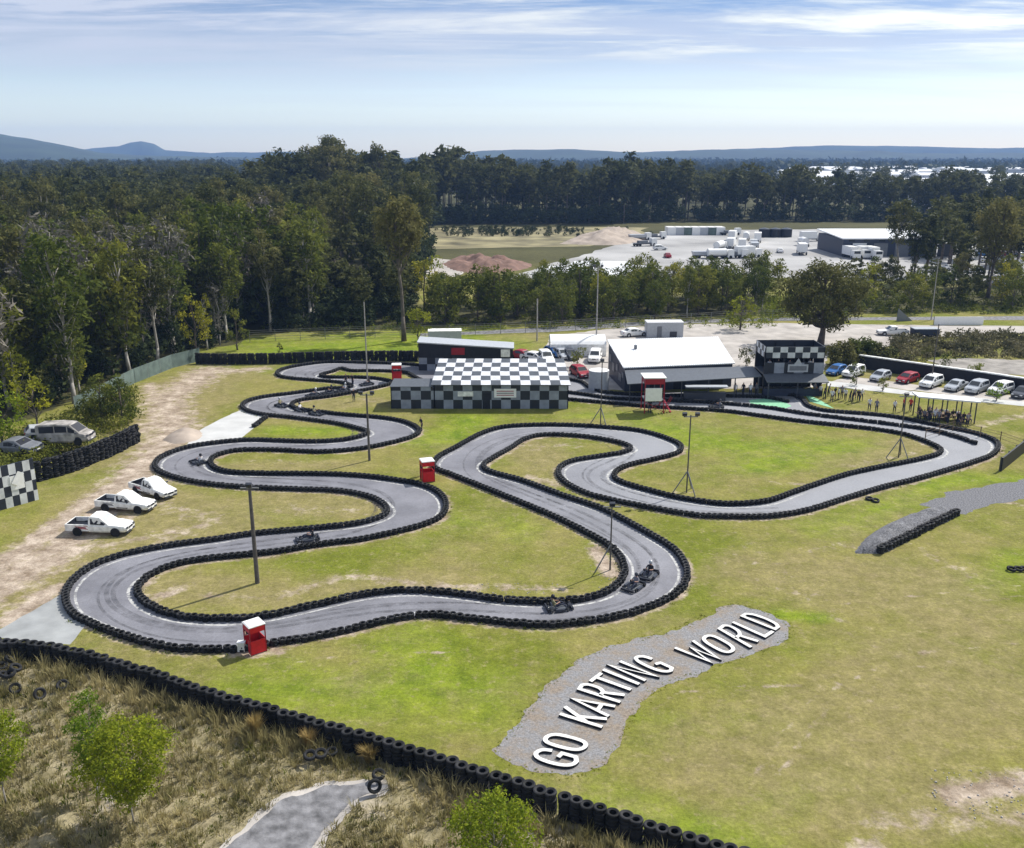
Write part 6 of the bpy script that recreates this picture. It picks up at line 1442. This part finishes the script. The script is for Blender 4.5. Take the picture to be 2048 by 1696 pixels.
# scrub hill on the right
SC = []
rng = np.random.default_rng(5); cl = []
for k in range(330):
    x = rng.uniform(1790, 2110); y = rng.uniform(668, 716) + max(0, (1860-x))*.15; p = W(x, y); r = rng.uniform(.5, 1.5); cl.append(((p.x, p.y, rng.uniform(.0,.6)), r, .6))
V, Fc = leaf_cloud(rng, cl, 40, .34); tag(meshobj('scrub', npmesh('scrub', V, Fc, M['scrub'])), 'brown green scrub covering the mound on the right', 'scrub', kind='stuff')
cl = []
for k in range(260):
    x = rng.uniform(510, 1560); p = W(x, rng.uniform(632,655)+(1560-x)*.008); cl.append(((p.x, p.y, .3), rng.uniform(.5,1.2), .7))
for k in range(70):
    p = W(rng.uniform(1530,1700), rng.uniform(590,636)); cl.append(((p.x, p.y, .5), rng.uniform(1.2,2.6), .6))
V, Fc = leaf_cloud(rng, cl, 30, .3); tag(meshobj('undergrowth', npmesh('undergrowth', V, Fc, M['leaf_bright'])), 'low bright green undergrowth along the foot of the tree row', 'undergrowth', kind='stuff')
cl = []
for k in range(260):
    t = rng.uniform(0,1); x = -40+310*t; y = 990-130*t-rng.uniform(5,80); p = W(x, y); cl.append(((p.x, p.y, rng.uniform(.2,1.1)), rng.uniform(.5,1.3), .8))
V, Fc = leaf_cloud(rng, cl, 60, .22); tag(meshobj('thicket', npmesh('thicket', V, Fc, M['leaf_bushy'])), 'weedy green thicket around the wrecks at the left edge', 'thicket', kind='stuff')
# saplings in the foreground
def sapling(seed, px, H, W_, label, shape='ovate', bare=.3, per=900, n=16, z=.2):
    solo(seed, W(*px, z), H, W_, bare, n, per, .105, 'leaf_sapling', 'bark_pale', label, 'sapling', shape, 1.0, .035, (.17,.33), 1.5)
sapling(971, (268,1645), 5.6, 5.6, 'bright green leafy sapling in the foreground, the broad one beside the sandy patch', bare=.2, n=34)
sapling(972, (195,1590), 5.9, 3.0, 'slender bright green sapling behind and left of the broad one', bare=.15, n=22)
sapling(973, (14,1610), 5.4, 4.0, 'bright green sapling cut off by the left edge of the foreground', bare=.2, n=26)
sapling(974, (985,1790), 5.0, 5.0, 'bright green sapling rising from the bottom edge right of the asphalt path', bare=.12, n=34, per=760)
# rough grass in the foreground
def tufts(name, n, poly, mask, hrange, blades, m, label, seed, spread=.16, clump=.55, zf=None, wmul=1.):
    rng = np.random.default_rng(seed); P = np.array(poly); x0, y0 = P.min(0); x1, y1 = P.max(0)
    c = np.c_[rng.uniform(x0,x1,n*6), rng.uniform(y0,y1,n*6)]; half = (c[:,1]*math.cos(PITCH)+CH*math.sin(PITCH))*1024/F+1
    ok = inpoly(c[:,0], c[:,1], P) & (np.abs(c[:,0]) < half) & (c[:,1] > 31)
    if mask is not None: ok &= mask(c[:,0], c[:,1])
    c = c[ok]; k = fbm(c[:,0], c[:,1], .45, seed); c = c[k > rng.uniform(clump-.22, clump+.05, len(k))][:n]
    cx = np.repeat(c[:,0], blades); cy = np.repeat(c[:,1], blades); N = len(cx)
    a = rng.uniform(0, 2*PI, N); rr_ = rng.uniform(0, spread, N); bx = cx+rr_*np.cos(a); by = cy+rr_*np.sin(a); hh = np.repeat(rng.uniform(*hrange, len(c)), blades)*rng.uniform(.5,1.1,N)
    lean = rng.uniform(.15,.75,N)*hh; w = rng.uniform(.010,.024,N)*wmul; ta = a+rng.normal(size=N)*.5+PI/2; bz = zf(bx, by) if zf else np.zeros(N)
    p0 = np.c_[bx-w*np.cos(ta), by-w*np.sin(ta), bz-.03]; p1 = np.c_[bx+w*np.cos(ta), by+w*np.sin(ta), bz-.03]
    mx_, my_ = bx+np.cos(a)*lean*.35, by+np.sin(a)*lean*.35
    p2 = np.c_[mx_+w*.8*np.cos(ta), my_+w*.8*np.sin(ta), bz+hh*.62]; p3 = np.c_[mx_-w*.8*np.cos(ta), my_-w*.8*np.sin(ta), bz+hh*.62]
    q = np.c_[bx+np.cos(a)*lean, by+np.sin(a)*lean, bz+hh]; q2 = q+np.array([.004,0,0])
    V = np.stack([p0,p1,p2,p3,q,q2],1).reshape(-1,3); b = np.arange(N)*6
    Fc = np.concatenate([np.c_[b,b+1,b+2,b+3], np.c_[b+3,b+2,b+5,b+4]])
    return tag(meshobj(name, npmesh(name, V, Fc, M[m])), label, 'grass', kind='stuff')
PATHPOLY = np.array(wpts([(375,1745),(450,1690),(515,1637),(566,1593),(640,1566),(700,1561),(770,1556),(785,1574),(740,1596),(708,1612),(675,1643),(646,1673),(610,1745)], .15))
def zrough(x, y):
    e_ = np.clip(segdist(x, y, CW[::8])/1.2, 0, 1)*np.clip((segdist(x, y, np.r_[PPW, PPW[:1]])-.45)/1.1, 0, 1); return e_*(fbm(x, y, .35, 3)-.45)*.9+e_*(fbm(x, y, 1.6, 5)-.5)*.35
notpath = lambda x, y: ~inpoly(x, y, PATHPOLY)
rp = [tuple(p-np.array([0,.45])) for p in CW]+[(70, 10), (-60, 10)]
tufts('rough_grass', 9000, rp, notpath, (.14,.42), 12, 'drygrass', 'dry matted grass outside the foreground tyre wall', 31, .22, .40, zrough, 1.25)
tufts('rough_grass', 1700, rp, notpath, (.35,.8), 16, 'drygrass', 'taller dry grass tufts outside the foreground tyre wall', 37, .16, .52, zrough, 1.1)
tufts('green_weeds', 1500, rp, notpath, (.12,.35), 12, 'leaf_bushy', 'green weeds among the dry grass of the foreground', 41, .25, .52, zrough, 1.6)
nearwall = [tuple(p-np.array([0,.4])) for p in CW]+[tuple(p-np.array([.8,1.7])) for p in CW[::-1]]
tufts('rough_grass', 900, nearwall, notpath, (.5,1.05), 18, 'drygrass', 'high grass growing against the foreground tyre wall', 43, .15, .42, zrough, 1.1)
def straw(x, y, label, n=420, h=1.2, r=.55):
    rng = np.random.default_rng(int(x)); p = W(x, y, .2); a = rng.uniform(0,2*PI,n); q = rng.uniform(0,.2,n); hh = rng.uniform(.55,1,n)*h; l = rng.uniform(.2,1,n)*r; ta = a+PI/2; w = .013
    bx, by = q*np.cos(a), q*np.sin(a); m1x, m1y = bx+np.cos(a)*l*.35, by+np.sin(a)*l*.35
    V = np.stack([np.c_[bx-w*np.cos(ta),by-w*np.sin(ta),0*bx-.2],np.c_[bx+w*np.cos(ta),by+w*np.sin(ta),0*bx-.2],np.c_[m1x+w*np.cos(ta),m1y+w*np.sin(ta),hh*.65],np.c_[m1x-w*np.cos(ta),m1y-w*np.sin(ta),hh*.65],np.c_[bx+np.cos(a)*l,by+np.sin(a)*l,hh],np.c_[bx+np.cos(a)*l+.004,by+np.sin(a)*l,hh]],1).reshape(-1,3)
    b = np.arange(n)*6; o = meshobj('grass_tussock', npmesh('grass_tussock', V, np.concatenate([np.c_[b,b+1,b+2,b+3],np.c_[b+3,b+2,b+5,b+4]]), M['strawgrass']), None, p)
    tag(o, label, 'tussock')
straw(512,1466,'large golden grass tussock below the tyre wall, left one')
straw(618,1490,'pale straw tussock above the three flat tyres', 300, 1.0)
straw(740,1518,'golden grass tussock behind the upright tyre', 350, .9, .7)
straw(1000,1590,'small golden tussock against the tyre wall below the letter G', 160, .8, .3)
# sparse longer grass on the lawn
def lawnmask(x, y):
    d = np.minimum(segdist(x, y, CA[::10]), segdist(x, y, CB[::10])); return (d > .7)
lawnpoly = [tuple(p+np.array([0,.5])) for p in CW]+[gp(2060,1000),gp(1500,1060),gp(1400,1150)]+[gp(1390,1240),gp(1000,1270),gp(600,1310),gp(300,1320),gp(120,1295)]
GBP = np.array(wpts(GB)); TP = np.array([tuple(p) for p in CA[::6]]+[tuple(p) for p in pit_edge]+[tuple(p) for p in CB[::-6]])
# stones and weeds on the bare patch at the right
rng = np.random.default_rng(8); st = MB()
for k in range(170):
    if k < 80: p = W(rng.uniform(1860,2048), rng.uniform(1540,1640))
    elif k < 120: p = W(rng.uniform(1180,1260), rng.uniform(1090,1180))
    else: p = W(rng.uniform(900,1140), rng.uniform(1165,1190))
    s = rng.uniform(.025,.085); st.box((p.x,p.y,s*.3),(s*rng.uniform(1,1.8),s,s*.8),rz=rng.uniform(0,3),rx=rng.uniform(-.3,.3),taper=.6)
tag(st.build('scattered_stones', M['gravel_pale']), 'pale stones scattered over the bare patches of the lawn', 'stones', kind='stuff')
# ------------------------------------------------------------------ hills
def ridge(name, D0, prof, depth, m, seed, rough=6, n=240):
    """prof: list of (px column, px row of the crest); the ridge stands at distance D0"""
    xs = np.linspace(prof[0][0], prof[-1][0], n); ys = np.interp(xs, [p[0] for p in prof], [p[1] for p in prof])
    el = np.arctan((848-ys)/F)-PITCH; top = CH+np.tan(el)*D0; X0 = (xs-1024)/F*D0*math.cos(PITCH)+0*xs
    top = top+(fbm(X0, X0*0+seed, .01, seed, 5)-.5)*rough
    rows = []; K = 14
    for j in range(K+1):
        t = j/K; y = D0-depth+2*depth*t; f = math.sin(PI*t)**.8 if 0 < t < 1 else 0; zz_ = top*f-3*(1-f)+(fbm(X0, X0*0+y, .004, seed+3, 4)-.5)*rough*2.5*f*(abs(t-.5) > .05)
        rows.append(np.c_[X0*(y/D0), np.full(n, y), zz_])
    V = np.concatenate(rows); i_ = np.arange((K+1)*n).reshape(K+1, n)
    Fc = np.c_[i_[:-1,:-1].ravel(), i_[:-1,1:].ravel(), i_[1:,1:].ravel(), i_[1:,:-1].ravel()]
    return tag(meshobj(name, npmesh(name, V, Fc, m, smooth=True)), kind='structure')
M['hill'] = mat('forested_hill', (.030,.045,.022), .95, var=.4, scale=.008)
ridge('hills', 3300, [(-500,262),(-200,262),(0,266),(60,276),(130,290),(200,306),(300,312),(500,316),(700,318)], 700, M['hill'], 3, 8)
ridge('hills', 5150, [(100,308),(190,296),(240,293),(262,285),(285,282),(310,288),(330,300),(420,306),(600,304),(800,308)], 250, M['hill'], 5, 6)
ridge('hills', 3900, [(800,318),(900,310),(960,302),(1060,298),(1180,301),(1300,306),(1360,303),(1480,299),(1600,299),(1750,302),(1800,306),(2100,308),(2600,310)], 500, M['hill'], 9, 6)
ridge('hills', 5150, [(900,306),(1300,304),(1500,297),(1650,291),(1800,292),(1950,296),(2200,297),(2700,300)], 180, M['hill'], 13, 6)
# far wooded plain
rr = random.Random(5); cl = []
rng = np.random.default_rng(77)
for k in range(2600):
    Dd = 1400*(3300/1400)**rr.random(); x = rr.uniform(-60, 2110)
    p = atD(x, Dd); cl.append(((p.x, p.y, rr.uniform(3,9)), rr.uniform(9,18), .6))
V, Fc = leaf_cloud(rng, cl, .10, 9.0); tag(meshobj('wooded_plain', npmesh('wooded_plain', V, Fc, M['farleaf'])), 'wooded plain running to the foot of the far hills', 'wood', kind='stuff')
# ------------------------------------------------------------------ haze
hx = float(max(abs(gx[0]), gx[-1]))+30; hy0 = float(gy[0])-30; hy1 = float(max(gy[-1], 5500))+40
hz = MB().box((0, (hy0+hy1)/2, 84),(2*hx, hy1-hy0, 172)).build('haze', [])
hm = bpy.data.materials.new('haze'); hm.use_nodes = True; nt = hm.node_tree; nt.nodes.clear()
out = nt.nodes.new('ShaderNodeOutputMaterial'); pv = nt.nodes.new('ShaderNodeVolumePrincipled'); nt.links.new(pv.outputs[0], out.inputs['Volume'])
pv.inputs['Color'].default_value = (.34,.55,1.0,1); pv.inputs['Density'].default_value = .00015; pv.inputs['Anisotropy'].default_value = .0
hz.data.materials.append(hm); hz.location = (0,0,0); tag(hz, 'thin blue haze lying over the whole landscape', 'haze', kind='stuff')
# ------------------------------------------------------------------ light
AZ = R(50); EL = R(47)     # sun right of and beyond the view
w = bpy.data.worlds.new('World'); S.world = w; w.use_nodes = True; nt = w.node_tree; L = nt.links; N = nt.nodes.new
bg = nt.nodes['Background']; sky = N('ShaderNodeTexSky'); sky.sky_type = 'NISHITA'; sky.sun_disc = False; sky.sun_elevation = EL; sky.sun_rotation = AZ
sky.altitude = 30; sky.air_density = 1.0; sky.dust_density = .4; sky.ozone_density = 2.5
tc = N('ShaderNodeTexCoord'); sp = N('ShaderNodeSeparateXYZ'); L.new(tc.outputs['Generated'], sp.inputs[0])
zc = N('ShaderNodeMath'); zc.operation = 'ADD'; zc.inputs[1].default_value = .05; L.new(sp.outputs[2], zc.inputs[0])
zm = N('ShaderNodeMath'); zm.operation = 'MAXIMUM'; zm.inputs[1].default_value = .02; L.new(zc.outputs[0], zm.inputs[0])
dx = N('ShaderNodeMath'); dx.operation = 'DIVIDE'; L.new(sp.outputs[0], dx.inputs[0]); L.new(zm.outputs[0], dx.inputs[1])
dy = N('ShaderNodeMath'); dy.operation = 'DIVIDE'; L.new(sp.outputs[1], dy.inputs[0]); L.new(zm.outputs[0], dy.inputs[1])
cb = N('ShaderNodeCombineXYZ'); L.new(dx.outputs[0], cb.inputs[0]); L.new(dy.outputs[0], cb.inputs[1])
def cloud(scale, seed, lo, hi, det=8, rough=.6, sx=.55):
    mp = N('ShaderNodeMapping'); mp.inputs['Location'].default_value = (seed, seed*.7, 0); mp.inputs['Scale'].default_value = (sx, 1, 1); L.new(cb.outputs[0], mp.inputs['Vector'])
    n = N('ShaderNodeTexNoise'); n.inputs['Scale'].default_value = scale; n.inputs['Detail'].default_value = det; n.inputs['Roughness'].default_value = rough; n.inputs['Distortion'].default_value = .3
    L.new(mp.outputs[0], n.inputs['Vector']); r = N('ShaderNodeMapRange'); r.interpolation_type = 'SMOOTHSTEP'; r.inputs['From Min'].default_value = lo; r.inputs['From Max'].default_value = hi
    L.new(n.outputs['Fac'], r.inputs['Value']); return r.outputs['Result']
c1 = cloud(1.5, 5.1, .42, .66, 9, .62, .38); c2 = cloud(.5, 4.3, .28, .52, 5, .55, .6)
mx = N('ShaderNodeMath'); mx.operation = 'MULTIPLY'; L.new(c1, mx.inputs[0]); L.new(c2, mx.inputs[1])
fd = N('ShaderNodeMapRange'); fd.inputs['From Min'].default_value = .065; fd.inputs['From Max'].default_value = .115; fd.interpolation_type = 'SMOOTHSTEP'; L.new(sp.outputs[2], fd.inputs['Value'])
m2 = N('ShaderNodeMath'); m2.operation = 'MULTIPLY'; L.new(mx.outputs[0], m2.inputs[0]); L.new(fd.outputs[0], m2.inputs[1])
m3 = N('ShaderNodeMath'); m3.operation = 'MULTIPLY'; m3.inputs[1].default_value = 1.35; m3.use_clamp = True; L.new(m2.outputs[0], m3.inputs[0])
rp_ = N('ShaderNodeValToRGB'); L.new(sp.outputs[2], rp_.inputs['Fac']); ce = rp_.color_ramp.elements
ce[0].position = 0; ce[0].color = (.98,.98,1.,1); ce[1].position = .06; ce[1].color = (.80,.765,.80,1)
for q_, c_ in ((.10,(.58,.52,.57)),(.145,(.34,.38,.49)),(.35,(.45,.52,.62))): k_ = ce.new(q_); k_.color = (*c_,1)
sm_ = N('ShaderNodeMix'); sm_.data_type = 'RGBA'; sm_.blend_type = 'MULTIPLY'; sm_.inputs[0].default_value = 1; L.new(sky.outputs[0], sm_.inputs[6]); L.new(rp_.outputs[0], sm_.inputs[7])
s2_ = N('ShaderNodeVectorMath'); s2_.operation = 'SCALE'; s2_.inputs[3].default_value = 1.3; L.new(sm_.outputs[2], s2_.inputs[0])
c3_ = cloud(.8, 15.1, .38, .66, 7, .6, .35); f3_ = N('ShaderNodeMapRange'); f3_.inputs['From Min'].default_value = .03; f3_.inputs['From Max'].default_value = .10; f3_.inputs['To Max'].default_value = .55; L.new(sp.outputs[2], f3_.inputs['Value']); p3_ = N('ShaderNodeMath'); p3_.operation = 'MULTIPLY'; L.new(c3_, p3_.inputs[0]); L.new(f3_.outputs[0], p3_.inputs[1])
vl_ = N('ShaderNodeMix'); vl_.data_type = 'RGBA'; L.new(p3_.outputs[0], vl_.inputs[0]); L.new(s2_.outputs[0], vl_.inputs[6]); vl_.inputs[7].default_value = (5.0,5.3,6.0,1)
mc = N('ShaderNodeMix'); mc.data_type = 'RGBA'; L.new(m3.outputs[0], mc.inputs[0]); L.new(vl_.outputs[2], mc.inputs[6]); cx_ = N('ShaderNodeMapRange'); cx_.inputs['From Min'].default_value = -.3; cx_.inputs['From Max'].default_value = .45; L.new(sp.outputs[0], cx_.inputs['Value']); cc_ = N('ShaderNodeMix'); cc_.data_type = 'RGBA'; L.new(cx_.outputs[0], cc_.inputs[0]); cc_.inputs[6].default_value = (4.3,4.7,5.6,1); cc_.inputs[7].default_value = (8.0,8.2,7.4,1); L.new(cc_.outputs[2], mc.inputs[7])
bg.inputs['Strength'].default_value = .11
L.new(mc.outputs[2], bg.inputs['Color'])
sl = bpy.data.lights.new('sun', 'SUN'); sl.energy = 4.2; sl.angle = R(.5); sl.color = (1,.955,.88); so = bpy.data.objects.new('sun', sl); COL.objects.link(so)
sd = Vector((math.sin(AZ)*math.cos(EL), math.cos(AZ)*math.cos(EL), math.sin(EL))); so.rotation_euler = sd.to_track_quat('Z', 'Y').to_euler(); so.location = (0,0,80)
S.view_settings.view_transform = 'Standard'; S.view_settings.look = 'None'; S.view_settings.exposure = .5; S.view_settings.gamma = 1
S.render.engine = 'CYCLES'; S.cycles.max_bounces = 6; S.cycles.transparent_max_bounces = 6; S.cycles.volume_bounces = 0; S.cycles.use_denoising = True
print('objects', len(bpy.data.objects), 'trees', len(cand))
# weeds and spilt stones round the gravel bed
rng = np.random.default_rng(91); E_ = np.array([tuple(p) for p in spline([*wpts(GB), wpts(GB)[0]], .12)])
cl = []
for k in range(420):
    p = E_[rng.integers(len(E_))]+rng.normal(size=2)*.16; cl.append(((p[0], p[1], .02), rng.uniform(.04,.11), .5))
V, Fc = leaf_cloud(rng, cl, 900, .05); tag(meshobj('edge_weeds', npmesh('edge_weeds', V, Fc, M['leaf_yellow'])), 'small weeds creeping over the edge of the gravel bed', 'weeds', kind='stuff')
# weeds and longer grass left standing against the tyres
cl = []
for C_ in (CA, CB):
    T_, N_ = normals(C_)
    for k in range(900):
        i = rng.integers(len(C_)); p = C_[i]+N_[i]*rng.choice([-1,1])*rng.uniform(.34,.62)
        if vnoise(np.array([p[0]*.3]), np.array([p[1]*.3]), 5)[0] > .42 and not inpoly(np.array([p[0]]), np.array([p[1]]), TP)[0]: cl.append(((p[0], p[1], .03), rng.uniform(.07,.20), .7))
V, Fc = leaf_cloud(rng, cl, 700, .07); tag(meshobj('edge_grass', npmesh('edge_grass', V, Fc, M['leaf_bright'])), 'longer grass and weeds growing against the tyre barriers', 'grass', kind='stuff')
cl = []
for k in range(260):
    p = W(rng.uniform(1700,2080), rng.uniform(585,628)); cl.append(((p.x, p.y, .4), rng.uniform(.6,1.8), .6))
V, Fc = leaf_cloud(rng, cl, 26, .35); tag(meshobj('scrub', npmesh('scrub', V, Fc, M['leaf_bushy'])), 'low green scrub under the trees behind the white panel fence', 'scrub', kind='stuff')
